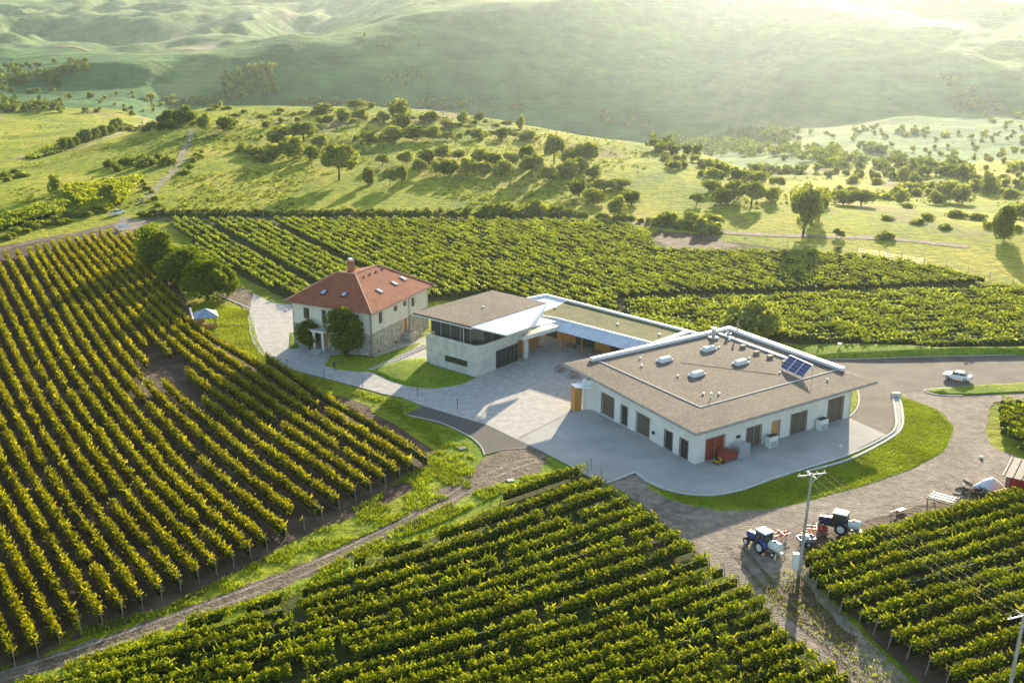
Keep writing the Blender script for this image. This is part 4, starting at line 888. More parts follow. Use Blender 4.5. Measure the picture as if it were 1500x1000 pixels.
o = panel(tb, 'glass_wall', M['glass'], (1.1, 0), (13.6, 0), 3.7, 9.4, .1, 3.4, .2); frame(o, M['dark'], (1.1, 0), (13.6, 0), 3.75, 9.35, .1, 3.3, .05, .06, mull=5)
MB().box(12.3, 12.8, -.35, .0, .1, 4.0).build('pillar', M['white'], tb)
mb = MB(); mb.box(13.0, 20.0, 2.6, 2.8, .1, 3.95); mb.box(10.4, 10.6, .3, 2.8, .1, 3.95).build('timber_wall', M['wood'], tb)
mb = MB(); g_ = [(.9, 11.2), (.9, 2.2), (2.6, .9), (12, .9), (18, 2.6), (18, 12.4)]
for a, b in zip(g_[:-1], g_[1:]): wallbox(mb, a, b, .06, 4.15, 8.05)
gw = mb.build('glass_wall', M['glass'], tb); gw['label'] = 'dark upper glass wall under the roof'
mb = MB()
for a, b in zip(g_[:-1], g_[1:]):
    L_ = math.dist(a, b); n = max(1, int(L_/2))
    for k in range(n+1): x = a[0]+(b[0]-a[0])*k/n; y = a[1]+(b[1]-a[1])*k/n; mb.tube((x, y, 4.15), (x, y, 8.05), .05, .05, 6)
mb.build('mullions', M['steel'], gw)
for p in ((.4, 13.0), (.5, 3.4), (17.5, 1.5)):
    MB().tube((*p, 4.1), (*p, 8.1), .09, .09, 8).build('column', M['steel'], tb)
q4 = [(0.0,14.6),(.5,1.7),(19.4,.7),(19.4,13.4)]
MB().prism(q4, 8.12, 8.45).build('roof', M['roof_gravel'], tb)
MB().prism([(q[0]+(q[0]-9.7)*.006, q[1]+(q[1]-7.5)*.008) for q in q4], 7.95, 8.11).build('roof_edge', M['white_metal'], tb)
def shell(pts, tris, th, name, m, parent):
    mb = MB(); n = len(pts); mb.v = list(pts)+[(x, y, z-th) for x, y, z in pts]
    for t in tris: mb.f.append(list(t)); mb.f.append([n+k for k in t][::-1])
    ed = {}
    for t in tris:
        for a, b in zip(t, t[1:]+t[:1]): ed[(a, b)] = 1
    for (a, b) in ed:
        if (b, a) not in ed: mb.f.append([a, b, n+b, n+a])
    return mb.build(name, m, parent)
shell([(.5,1.62,8.4),(19.45,.62,8.4),(4.2,-2.9,7.0),(10,-2.95,6.95),(12.6,-2.4,6.5),(18.9,-1.7,5.6),(16.6,1.3,6.5)], [[0,2,3,1],[3,4,1],[4,6,1],[4,5,6]], .22, 'pointed_fascia', M['white_metal'], tb)
x, y = ft.L(708, 450, 8.5); MB().tube((x, y, 8.4), (x, y, 8.7), .2, .2, 8).build('roof_vent', M['white_metal'], tb)
# ---------- covered gallery between the two
fg = Fr((8.23, 199.75), -43)
ga = empty('gallery_wing', (8.23, 199.75, 0), R(-43), 'low connecting wing with sedum roof, white parapets and ribbed metal canopy', 'building')
mb = MB(); wallbox(mb, (-9.5, 8.0), (-9.5, 2.6), .3, 0, 4.7); wallbox(mb, (24.5, 8.0), (-9.5, 8.0), .3, 0, 4.7); mb.build('wall', M['white'], ga)
mb = MB(); wallbox(mb, (-6, 1.5), (25.5, 1.5), .25, .1, 4.3, [(2, 4.6, .1, 2.6), (9, 13.5, .1, 2.6), (17, 19, .1, 2.6)]); tw = mb.build('timber_wall', M['wood'], ga)
for a, b in ((2, 4.6), (9, 13.5), (17, 19)): panel(tw, 'window', M['glass'], (-6, 1.5), (25.5, 1.5), a, b, .1, 2.6, .1)
gr = MB().prism([(-3.4,-2.0),(.4,-1.0),(22,-.6),(22.3,8.2),(-5.0,8.4)], 4.45, 4.95).build('green_roof', M['sedum'], ga)
MB().prism([(22,-.6),(26.5,2),(27.5,9),(22.3,8.2)], 4.44, 4.9).build('green_roof', M['sedum'], ga)
strip([(-11.3,4.6),(-10.4,8.6),(26.0,8.2)], .55, 4.4, 5.3, 'parapet', M['white_metal'], ga)
strip([(-3.6,-2.2),(.6,-1.1),(22.3,-.8)], .35, 4.4, 5.12, 'parapet', M['white_metal'], ga)
strip([(22.2,-1.0),(22.6,8.0)], .9, 4.45, 5.25, 'parapet', M['white_metal'], ga)
strip([(22.9,-1.0),(25.6,8.2)], .45, 4.45, 5.2, 'parapet', M['white_metal'], ga)
MB().prism([(-11.3,4.6),(-3.4,-2.0),(-5.0,8.4),(-10.4,8.6)], 4.44, 4.92).build('roof', M['white_metal'], ga)
MB().hexa([(.4,-1.3,4.75),(.2,-4.4,4.0),(22,-4.3,4.0),(22,-1.0,4.75),(.4,-1.3,4.85),(.2,-4.4,4.1),(22,-4.3,4.1),(22,-1.0,4.85)]).build('canopy', M['slats'], ga, uvbox=True)
cn = ga.children[-1]
mb = MB()
for k in range(28): x = .6+k*.79; mb.hexa([(x,-1.3,4.85),(x,-4.4,4.1),(x+.06,-4.4,4.1),(x+.06,-1.3,4.85),(x,-1.3,4.92),(x,-4.4,4.17),(x+.06,-4.4,4.17),(x+.06,-1.3,4.92)])
mb.build('seams', M['white_metal'], cn)
for x in (2.6, 7.6, 12.6, 17.6): MB().tube((x, -2.3, .1), (x, -2.3, 4.45), .11, .11, 8).build('post', M['wood'], ga)
for q in ((814,451),(905,475),(966,490)):
    x, y = fg.L(*q, 5.0); MB().tube((x, y, 4.9), (x, y, 5.2), .22, .2, 8).build('roof_vent', M['white_metal'], ga)
# ---------- the old house
HA = 63.5
fo = Fr((-24.4, 191.4), HA)
ho = empty('manor_house', (-24.4, 191.4, 0), R(HA), 'two-storey cream house with red tiled hip roof, brick chimney and rough stone ground floor', 'house')
LX, LY, HZ, SB = 19.4, 16.6, 8.3, 4.2
def both(p, q, holes, base_m=None):
    lo = [(a, b, max(u, 0), min(v, SB)) for a, b, u, v in holes if u < SB-.2]; hi = [(a, b, max(u, SB), v) for a, b, u, v in holes if v > SB+.2]
    m1 = MB(); wallbox(m1, p, q, .35, -.2, SB, [h for h in lo if h[2] < h[3]]); m1.build('stone_wall', M['stone'], ho, uvbox=True)
    m2 = MB(); wallbox(m2, p, q, .32, SB, HZ, [h for h in hi if h[2] < h[3]]); m2.build('rendered_wall', M['cream'], ho)
SWw = [(2.5, 3.6, 5.2, 7.2), (6.4, 7.2, 4.9, 7.3), (7.8, 9.6, 4.9, 7.3), (12.9, 14.1, 5.0, 7.3), (6.2, 7.4, .5, 3.0), (2.2,3.4,1,2.8), (11.8,13,1,2.8)]
SEw = [(2.6, 3.6, 5.4, 7.4), (7.6, 8.6, 6.3, 7.2), (10.8, 11.7, 6.4, 7.3), (13.6, 14.5, 5.6, 7.2), (2.5, 3.2, 1.6, 3.4), (6.2, 6.9, 1.8, 3.6), (13.7, 14.4, 2.0, 4.1), (10.5, 11.8, 1.5, 4.1)]
wsw = ((0, LY), (0, 0)); wse = ((0, 0), (LX, 0))
both(*wsw, SWw); both(*wse, SEw); both((LX, 0), (LX, LY), []); both((LX, LY), (0, LY), [])
for (p, q), lst in ((wsw, SWw), (wse, SEw)):
    for (a, b, u, v) in lst:
        if (a, u) == (10.5, 1.5) or (a, u) == (6.2, .5): 
            o = panel(ho, 'door', M['wood'], p, q, a, b, u, v, .15); frame(o, M['cream'], p, q, a, b, u, v, w_=.2); continue
        o = panel(ho, 'window', M['glass'], p, q, a, b, u, v, .18); frame(o, M['cream'] if u < SB else M['wood_grey'], p, q, a, b, u, v, -.02, .14 if u < SB else .07, mull=2)
for s in (2.0, 7.5): panel(ho, 'cellar_window', M['dark'], *wse, s, s+.5, .3, .7, -.03)
e = .95
rv = [(-e, -e, HZ), (LX+e, -e, HZ), (LX+e, LY+e, HZ), (-e, LY+e, HZ), (8.1, 12.4, 12.0), (8.4, 8.6, 12.05), (15.9, 8.6, 12.0)]
n7 = 7; mb = MB(); mb.v = rv+[(x, y, z-.16) for x, y, z in rv[:4]]
mb.f = [[3,0,5,4],[0,1,6,5],[1,2,6],[2,3,4],[2,4,6],[4,5,6],[7,8,1,0],[8,9,2,1],[9,10,3,2],[10,7,0,3],[10,9,8,7]]
rf = mb.build('roof', M['tile'], ho, uvbox=True)
mb = MB()
for a, b in ((0,5),(5,4),(5,6),(1,6),(3,4),(2,6)): mb.tube((*rv[a][:2], rv[a][2]+.03), (*rv[b][:2], rv[b][2]+.03), .11, .11, 6)
mb.build('ridge_tiles', mat('ridge_tile', (.55, .33, .2), (.65, .42, .28), 2), rf)
strip([(-e-.05, LY+e), (-e-.05, -e-.05), (LX+e, -e-.05)], .14, HZ-.2, HZ-.05, 'gutter', M['wood_grey'], rf)
MB().box(9.4, 10.3, 9.9, 10.9, 11.3, 13.9).box(9.3, 10.4, 9.8, 11.0, 13.902, 14.05).build('chimney', M['brick'], rf, uvbox=True)
ch = rf.children[-1]
MB().box(9.5, 10.2, 10.0, 10.8, 14.3, 14.4).tube((9.6,10.1,14.0),(9.6,10.1,14.35),.05).tube((10.1,10.7,14.0),(10.1,10.7,14.35),.05).build('chimney_cap', M['white_metal'], ch)
def on_plane(px, py, ia, ib, ic):
    # pixel ray -> roof plane, in house coordinates
    W_ = [Vector((*fo.W(rv[k][0], rv[k][1]), rv[k][2])) for k in (ia, ib, ic)]; n = (W_[1]-W_[0]).cross(W_[2]-W_[0]).normalized()
    d = Vector(ray(px, py)); o = Vector((0, 0, H)); t = (W_[0]-o).dot(n)/d.dot(n); p = o+d*t
    dx, dy = p.x-fo.o[0], p.y-fo.o[1]; lx, ly = dx*fo.c+dy*fo.s, -dx*fo.s+dy*fo.c
    nl = Vector((n.x*fo.c+n.y*fo.s, -n.x*fo.s+n.y*fo.c, n.z)); nl = nl if nl.z > 0 else -nl
    return Vector((lx, ly, p.z)), nl
def roofwin(px, py, pl):
    p, n = on_plane(px, py, *pl); u = Vector((0, 0, 1)); t = u.cross(n).normalized(); v = n.cross(t).normalized()
    def bx(w1, h1, z0, z1): return [tuple(p+t*a*w1+v*b*h1+n*z) for z in (z0, z1) for a, b in ((-1,-1),(1,-1),(1,1),(-1,1))]
    o = MB().hexa(bx(.48, .68, -.1, .1)).build('roof_window', M['dark'], rf); MB().hexa(bx(.36, .55, .1, .115)).build('pane', M['sky_glass'], o)
M['sky_glass'] = mat('sky_glass', (.5, .55, .6), rough=.08, metal=.9)
for q in ((474,428),(504,431)): roofwin(*q, (0, 5, 4))
for q in ((556,426),(578,415),(591,408)): roofwin(*q, (0, 1, 6))
mb = MB()
for k in range(4):
    for j in range(3): p, n = on_plane(533+k*9, 405-k*4+j*1.0, 0, 1, 6); mb.box(p.x-.15, p.x+.15, p.y-.1, p.y+.1, p.z-.05, p.z+.12)
mb.build('snow_guards', M['dark'], rf)
MB().tube((12.5, -.12, .1), (12.5, -.12, HZ-.1), .07, .07, 6).build('downpipe', M['wood_grey'], ho)
MB().tube((-.12, -.12, .1), (-.12, -.12, HZ-.1), .07, .07, 6).build('downpipe', M['wood_grey'], ho)
# entrance portal and balcony on the front, side stair
po = empty('portal', (0, 0, 0)); po.parent = ho
for y in (10.9, 9.0): MB().box(-1.9, -1.5, y-.2, y+.2, 0, 3.7).build('column', M['cream'], po)
MB().box(-2.1, .0, 8.6, 11.3, 3.7, 4.0).build('slab', M['cream'], po)
MB().box(-2.1, 0.0, 5.0, 11.9, 4.0, 4.12).build('balcony', M['kerb'], po)
mb = MB()
for k in range(24): y = 5.05+k*.297; mb.tube((-2.05, y, 4.12), (-2.05, y, 5.0), .015, .015, 4)
mb.tube((-2.05, 5, 5.0), (-2.05, 11.9, 5.0), .03, .03, 6); mb.build('railing', M['dark'], po)
mb = MB()
for k in range(4): mb.box(-2.2-.32*(k+1), -2.2-.32*k+.002*k, 8.9, 11.0, 0.1, .75-.16*k)
mb.build('front_steps', M['concrete'], po)
st = empty('side_stair', (0, 0, 0)); st.parent = ho
mb = MB().box(10.0, 12.2, -1.7, -.01, -.1, 1.5)
for k in range(8): mb.box(12.2+.34*k, 12.2+.34*(k+1)+.001*k, -1.69, -.02, -.1, 1.4-.17*k)
mb.build('steps', M['stone'], st, uvbox=True)
mb = MB()
for y in (-1.75, ): 
    for s in range(7): x = 10.1+s*.75; z = 1.5-max(0, (x-12.2))*.5; mb.tube((x, y, z), (x, y, z+.95), .025, .025, 5)
    mb.tube((10.0, y, 2.45), (12.2, y, 2.45), .03, .03, 5); mb.tube((12.2, y, 2.45), (14.9, y, 1.1), .03, .03, 5)
mb.build('handrail', M['kerb'], st)
# ---------- garden pavilion
x, y = G(303, 479); pv = empty('garden_pavilion', (x, y, 0), R(20), 'small square timber pavilion with pale blue-grey pyramid roof beside the vines', 'pavilion')
for a in (-1, 1):
    for b in (-1, 1): MB().box(a*1.6-.08, a*1.6+.08, b*1.6-.08, b*1.6+.08, 0, 2.5).build('post', M['wood_grey'], pv)
mb = MB(); e = 2.15; mb.v = [(-e,-e,2.45),(e,-e,2.45),(e,e,2.45),(-e,e,2.45),(0,0,3.7),(-e,-e,2.35),(e,-e,2.35),(e,e,2.35),(-e,e,2.35)]
mb.f = [[0,1,4],[1,2,4],[2,3,4],[3,0,4],[5,6,1,0],[6,7,2,1],[7,8,3,2],[8,5,0,3],[8,7,6,5]]; mb.build('roof', M['roof_blue'], pv)
MB().box(-1.55, 1.55, -1.62, -1.56, .0, .95).box(-1.62, -1.56, -1.5, 1.5, 0, .95).box(-1.6, -.2, 1.55, 1.61, 0, 2.2).build('parapet_boards', M['wood'], pv)
MB().box(-.7, .7, -.4, .4, .7, .76).box(-.6,-.5,-.3,.3,0,.7).box(.5,.6,-.3,.3,0,.7).build('table', M['wood_grey'], pv)
# ---------- shed at the right edge
x, y = G(1471, 719); sh = empty('tool_shed', (x, y, 0), R(-33), 'wooden shed with brown sheet-metal roof and red doors at the right edge', 'shed')
mb = MB(); wallbox(mb, (0, 5), (0, 0), .12, 0, 2.2); wallbox(mb, (0, 0), (7, 0), .12, 0, 2.2, [(.5, 2.6, 0, 2.0)]); wallbox(mb, (7, 0), (7, 5), .12, 0, 2.2); wallbox(mb, (7, 5), (0, 5), .12, 0, 2.2); mb.build('wall', M['wood_grey'], sh)
MB().hexa([(-.5,-.6,2.25),(7.5,-.6,2.25),(7.5,5.4,2.7),(-.5,5.4,2.7),(-.5,-.6,2.33),(7.5,-.6,2.33),(7.5,5.4,2.78),(-.5,5.4,2.78)]).build('roof', mat('rusty_sheet', (.16, .12, .1), (.3, .24, .2), .8, rough=.6), sh)
mb = MB()
for k in range(8): x_ = -.3+k*1.08; mb.hexa([(x_,-.6,2.33),(x_+.08,-.6,2.33),(x_+.08,5.4,2.78),(x_,5.4,2.78),(x_,-.6,2.4),(x_+.08,-.6,2.4),(x_+.08,5.4,2.85),(x_,5.4,2.85)])
mb.build('roof_battens', M['dark'], sh.children[-1])
panel(sh, 'door', M['red'], (0, 0), (7, 0), .5, 2.6, .02, 2.0, .05)
# ------------------------------------------------------------------ utility poles and cables
def upole(px, py, zt=12.6, label='', base=None, lean=(.5, .1), arm=R(15)):
    x, y = base or G(px, py); e = empty('power_pole', (x, y, 0), 0, label, 'power pole')
    MB().tube((0, 0, -.2), (lean[0], lean[1], zt), .2, .13, 10).build('pole', M['pole'], e)
    c, s = math.cos(arm), math.sin(arm); tp = Vector((lean[0], lean[1], zt-.2)); pts = []
    mb = MB().tube(tp-Vector((c, s, 0))*1.7, tp+Vector((c, s, 0))*1.7, .07, .07, 6).tube(tp+Vector((c, s, 0))*.1-Vector((0,0,.9)), tp+Vector((c, s, 0))*1.3, .03, .03, 5)
    mb.tube(tp+Vector((-s,c,0))*1.0, tp-Vector((-s,c,0))*1.0, .05, .05, 6)
    mb.build('crossarm', M['steel'], e)
    for k in (-1.5, -.5, .6, 1.5):
        p = tp+Vector((c, s, 0))*k; MB().tube(p, p+Vector((0, 0, .3)), .09, .05, 7).build('insulator', M['plastic'], e); pts.append(Vector((x, y, 0))+p+Vector((0, 0, .3)))
    return e, pts
e1, w1 = upole(1170, 843, label='tall grey power pole with crossarm beside the blue tractor')
MB().box(-.85, -.2, -.35, .25, 1.0, 2.9).build('meter_cabinet', M['plastic'], e1); MB().tube((-.25, -.22, .2), (.1, -.22, 7.5), .05, .05, 6).build('conduit', M['steel'], e1)
MB().tube((-.55,-.05,0),(-.55,-.05,1.0),.05).build('cabinet_leg', M['steel'], e1)
gx, gy = G(1497, 905, 12.2); e2, w2 = upole(0, 0, label='power pole cut by the lower right edge of the picture', base=(gx-.3, gy), arm=R(20))
for k, (a, b) in enumerate(zip(w1, w2)):
    mb = MB(); n = 14; pts = [(a.x+(b.x-a.x)*t/n, a.y+(b.y-a.y)*t/n, a.z+(b.z-a.z)*t/n-4*.7*(t/n)*(1-t/n)) for t in range(n+1)]
    o = mb.path(pts, .006, 4).build('power_cable', M['dark']); tag(o, nth(k+1)+' thin overhead cable from the left between the two power poles', 'cable', 'cables between the poles')
# ------------------------------------------------------------------ tractors
def wheel(mb_name, parent, x, y, r, w_, rim):
    o = MB().tube((x, y-w_/2, r), (x, y+w_/2, r), r, r, 20).build('wheel', M['rubber'], parent, bevel=.03)
    MB().tube((x, y-w_/2-.02, r), (x, y+w_/2+.02, r), r*.58, r*.58, 14).build('rim', rim, o)
    return o
M['navy'] = mat('navy_paint', (.015, .025, .07), (.03, .04, .09), 2, rough=.4)
def tractor(px, py, rz, label, body, roofm):
    x, y = G(px, py); e = empty('tractor', (x, y, .05), rz, label, 'tractor')
    for s in (-1, 1): wheel('w', e, -.95, s*.82, .78, .42, M['plastic']); wheel('w', e, 1.45, s*.72, .48, .3, M['plastic'])
    MB().hexa([(.35,-.38,.95),(2.0,-.3,.95),(2.0,.3,.95),(.35,.38,.95),(.35,-.36,1.75),(1.95,-.26,1.55),(1.95,.26,1.55),(.35,.36,1.75)]).build('hood', body, e, bevel=.07)
    MB().box(-1.2, 1.8, -.28, .28, .55, .96).box(1.3, 1.6, -.6, .6, .4, .55).box(-1.05,-.85,-.7,.7,.65,.85).build('chassis', M['dark'], e)
    MB().hexa([(-1.45,-.62,1.0),(.35,-.55,1.0),(.35,.55,1.0),(-1.45,.62,1.0),(-1.35,-.6,2.45),(.1,-.52,2.45),(.1,.52,2.45),(-1.35,.6,2.45)]).build('cab', M['glass'], e)
    cb = e.children[-1]; mb = MB()
    for (a, b) in (((-1.46,-.63,1.0),(.36,-.56,1.0)),((-1.46,.63,1.0),(.36,.56,1.0)),((-1.46,-.63,1.0),(-1.46,.63,1.0)),((-1.46,-.63,1.0),(-1.36,-.61,2.45)),((-1.46,.63,1.0),(-1.36,.61,2.45)),((.36,-.56,1.0),(.11,-.53,2.45)),((.36,.56,1.0),(.11,.53,2.45)),((-.6,-.61,1.0),(-.6,-.58,2.45)),((-.6,.61,1.0),(-.6,.58,2.45))): mb.tube(a, b, .05, .05, 5)
    mb.build('cab_frame', M['dark'], cb)
    MB().box(-1.5, .25, -.7, .7, 2.452, 2.66).build('cab_roof', roofm, e, bevel=.09)
    MB().box(-1.53, .28, -.73, .73, 2.44, 2.53).build('roof_rim', body, e, bevel=.02)
    for s in (-1, 1):
        mb = MB()
        for k in range(6):
            t0 = R(20+k*24); t1 = R(20+(k+1)*24); c = lambda t, r: (-.95+r*math.cos(t), .78+r*math.sin(t))
            a0, a1 = c(t0, .86), c(t1, .86); b0, b1 = c(t0, .92), c(t1, .92); y0, y1 = sorted((s*.6, s*1.06))
            mb.hexa([(a0[0],y0,a0[1]),(a1[0],y0,a1[1]),(a1[0],y1,a1[1]),(a0[0],y1,a0[1]),(b0[0],y0,b0[1]),(b1[0],y0,b1[1]),(b1[0],y1,b1[1]),(b0[0],y1,b0[1])])
        mb.build('mudguard', body, e)
    MB().tube((.9, .3, 1.6), (.9, .3, 2.4), .04, .04, 6).build('exhaust', M['dark'], e)
    for s in (-1, 1): MB().box(1.96, 2.02, s*.16-.07, s*.16+.07, 1.25, 1.4).build('headlight', M['plastic'], e)
    return e
tractor(1112, 803, R(122), 'blue tractor with rounded blue and white cab roof left of the power pole', M['blue'], M['car_white'])
tractor(1222, 777, R(150), 'dark blue tractor with flat white roof standing behind the red implements', M['navy'], M['car_white'])
def tank(px, py, rz, label):
    x, y = G(px, py); e = empty('sprayer', (x, y, .05), rz, label, 'sprayer')
    MB().tube((-.8,0,1.15),(.7,0,1.15),.62,.55,14).build('tank', M['plastic'], e, bevel=.08); MB().tube((0,0,1.7),(0,0,1.85),.2,.2,10).build('filler_cap', M['dark'], e)
    MB().box(-1,1,-.35,.35,.35,.55).box(.9,1.6,-.05,.05,.4,.5).build('chassis', M['steel'], e)
    for s in (-1, 1): wheel('w', e, -.2, s*.6, .32, .18, M['plastic'])
tank(1134, 813, R(130), 'greenish white tank sprayer hitched behind the blue tractor'); tank(1249, 782, R(165), 'pale tank sprayer hitched behind the dark blue tractor')
def harrow(px, py, rz, label, s=1):
    x, y = G(px, py); e = empty('implement', (x, y, .02), rz, label, 'farm implement'); e.scale = (s, s, s)
    mb = MB().box(-1.2, 1.2, -.08, .08, .55, .7).box(-1.2, 1.2, .7, .86, .55, .7).box(-.08, .08, -.6, 1.2, .7, .84).tube((0,-.6,.7),(0,-.2,1.5),.05).tube((-.6,-.08,.7),(-.6,-.1,1.35),.05).tube((.6,-.08,.7),(.6,-.1,1.35),.05).tube((-.6,-.1,1.35),(.6,-.1,1.35),.05)
    mb.build('frame', M['red'], e)
    mb = MB()
    for k in range(7):
        xx = -1.1+k*.36; yy = 0 if k % 2 else .78; mb.tube((xx, yy, .6), (xx+.05, yy+.22, .3), .035); mb.tube((xx+.05, yy+.22, .3), (xx, yy-.02, 0), .035)
    mb.build('tines', M['red'], e)
harrow(1146, 790, R(20), 'open red harrow frame right of the blue tractor', .95); harrow(1186, 792, R(60), 'red cultivator nearest the power pole'); harrow(1196, 783, R(-10), 'red implement in front of the dark blue tractor', 1.1)
x, y = G(1180, 797); e = empty('trailer', (x, y, 0), R(10), 'small grey farm trailer with white load just right of the power pole', 'trailer')
MB().box(-1,1,-.6,.6,.5,.6).box(-1,1,-.6,-.55,.6,1.0).box(-1,1,.55,.6,.6,1.0).box(-1,-.95,-.55,.55,.6,1.0).box(.95,1,-.55,.55,.6,1.0).build('body', M['steel'], e)
for s in (-1, 1): wheel('w', e, 0, s*.72, .32, .18, M['plastic'])
MB().ball((0, 0, .8), .55, 10, .7, 1.2).build('load', M['plastic'], e)
x, y = G(1309, 753); e = empty('implement', (x, y, 0), R(30), 'small rusty red implement on the gravel above the first right-hand row', 'farm implement')
MB().box(-.6,.6,-.1,.1,.4,.52).tube((0,0,.5),(0,.1,1.3),.05).tube((-.5,0,0),(-.5,0,.45),.05).tube((.5,0,0),(.5,0,.45),.05).build('frame', M['red'], e); MB().box(.7,1.9,-.3,.3,.2,.4).build('drawbar_cover', M['plastic'], e)
# ------------------------------------------------------------------ cars
def sedan(px, py, rz, label, pickup=False, pos=None, name='parked_car', cat='car'):
    x, y, z = pos or (*G(px, py), .08); e = empty(name, (x, y, z), rz, label, cat)
    # stations: x, half width, roofline z of the shoulder
    st_ = [(-2.25,.74,.86,.42),(-2.1,.84,.98,.3),(-1.5,.88,1.0,.26),(0,.89,.97,.24),(1.0,.89,.95,.26),(1.9,.84,.82,.3),(2.2,.7,.68,.4)]
    mb = MB()
    for (a, w_, t, b) in st_: mb.v += [(a,-w_*.93,b),(a,-w_,(b+t)/2),(a,-w_*.94,t),(a,w_*.94,t),(a,w_,(b+t)/2),(a,w_*.93,b)]
    for k in range(len(st_)-1):
        for j in range(6): mb.f.append([k*6+j, k*6+(j+1) % 6, (k+1)*6+(j+1) % 6, (k+1)*6+j])
    mb.f.append(list(range(6))); mb.f.append([(len(st_)-1)*6+j for j in range(5, -1, -1)])
    mb.build('body', M['car_white'], e, bevel=.03, smooth=False)
    x0, x1, x2, x3 = (-1.75, -1.0, .35, 1.05) if not pickup else (-.35, -.2, .6, 1.2)
    MB().hexa([(x0,-.8,.95),(x3,-.8,.93),(x3,.8,.93),(x0,.8,.95),(x1,-.62,1.38),(x2,-.62,1.38),(x2,.62,1.38),(x1,.62,1.38)]).build('windows', M['glass'], e, bevel=.03)
    MB().hexa([(x1-.05,-.64,1.36),(x2+.05,-.64,1.36),(x2+.05,.64,1.36),(x1-.05,.64,1.36),(x1+.1,-.55,1.43),(x2-.1,-.55,1.43),(x2-.1,.55,1.43),(x1+.1,.55,1.43)]).build('roof', M['car_white'], e)
    mb = MB()
    for s in (-1, 1): mb.tube((-.3 if not pickup else x1, s*.79, .95), (-.3 if not pickup else x1, s*.63, 1.38), .035, .035, 5)
    mb.build('pillars', M['car_white'], e)
    for xx in (-1.4, 1.4):
        for s in (-1, 1): wheel('w', e, xx, s*.78, .32, .22, M['steel'])
    for s in (-1, 1):
        MB().box(2.12, 2.2, s*.5-.14, s*.5+.14, .55, .68).build('headlight', M['plastic'], e); MB().box(-2.28, -2.22, s*.58-.14, s*.58+.14, .68, .84).build('tail_light', M['red'], e)
        MB().box(.75, .9, s*.9-.07, s*.9+.09, .95, 1.08).build('mirror', M['car_white'], e)
    MB().box(-2.29, -2.25, -.25, .25, .5, .62).build('number_plate', M['plastic'], e)
    if pickup: MB().box(-2.1, -.45, -.72, .72, 1.001, 1.03).build('load_bed', M['dark'], e)
    return e
sedan(1402, 556, R(146), 'white saloon car driving on the asphalt road')
px_ = GT(172, 315); sedan(0, 0, R(60), 'white pick-up with an open side parked at the farm gate by the hill track', True, (px_[0], px_[1], px_[2]+.1), 'pickup_truck', 'pick-up')
# ------------------------------------------------------------------ things on the apron
def ac(x, y, label, grp):
    wx, wy = fh.W(x, y); e = empty('cooling_unit', (wx, wy, .11), R(33.7), label, 'cooling unit')
    MB().box(-.85,.85,-.55,.35,.0,1.6).build('cabinet', M['plastic'], e, bevel=.03); MB().box(-.7,.7,-.58,-.551,.15,.9).build('grille', M['steel'], e); MB().box(-.75,.75,-.5,.3,1.6,1.7).build('top_grille', M['dark'], e)
ac(13.4, -1.2, 'grey-white cooling unit between the middle gate and the wooden door', ''); ac(24.2, -.8, 'cooling unit just left of the tallest gate at the far end', '')
for k in range(4):
    wx, wy = fh.W(7.2, -1.5); e = empty('crate', (wx+.03*k, wy-.02*k, .11+.48*k), R(33.7+2*k), ['lowest grey crate', 'second grey crate from the ground', 'third grey crate from the ground', 'topmost grey crate'][k]+' in the stack beside the red machine', 'crate', 'stacked crates by the wall')
    mb = MB().box(-1.1,1.1,-.6,.6,0,.06)
    for s in (-1, 1): mb.box(-1.1,1.1,s*.6-.03,s*.6+.03,.06,.44); mb.box(s*1.1-.03,s*1.1+.03,-.57,.57,.06,.44)
    mb.build('box', M['steel'], e); MB().box(-1.05,1.05,-.55,.55,.1,.3).build('contents', M['kerb'], e)
wx, wy = fh.W(4.6, -1.6); e = empty('grape_press', (wx, wy, .11), R(33.7), 'low red machine standing before the red gate at the hall corner', 'farm machine')
MB().box(-1.3,1.2,-.6,.6,.5,1.3).hexa([(-1.3,-.6,1.3),(.4,-.6,1.3),(.4,.6,1.3),(-1.3,.6,1.3),(-1.3,-.8,1.6),(.5,-.8,1.6),(.5,.8,1.6),(-1.3,.8,1.6)]).build('hopper', M['red_dark'], e)
MB().box(-1.1,-1,-.5,-.4,0,.5).box(1,1.1,-.5,-.4,0,.5).box(-1.1,-1,.4,.5,0,.5).box(1,1.1,.4,.5,0,.5).build('stand', M['dark'], e)
x, y = G(1053, 679); e = empty('ride_on_mower', (x, y, .11), R(40), 'small yellow ride-on mower parked at the corner of the hall', 'mower')
MB().hexa([(0,-.35,.4),(.85,-.3,.4),(.85,.3,.4),(0,.35,.4),(.05,-.3,.85),(.8,-.22,.75),(.8,.22,.75),(.05,.3,.85)]).build('hood', M['yellow'], e, bevel=.05)
MB().box(-.75,0,-.45,.45,.35,.48).build('rear_body', M['yellow'], e, bevel=.03); MB().box(-.5,-.1,-.22,.22,.55,.65).box(-.55,-.47,-.22,.22,.6,1.0).build('seat', M['dark'], e)
MB().tube((.05,0,.8),(-.1,0,1.05),.02).tube((-.1,-.16,1.05),(-.1,.16,1.05),.02).build('steering_wheel', M['dark'], e); MB().box(-.45,.45,-.5,.5,.12,.24).build('mower_deck', M['dark'], e)
for s in (-1, 1): wheel('w', e, -.5, s*.42, .25, .2, M['yellow']); wheel('w', e, .6, s*.36, .19, .14, M['yellow'])
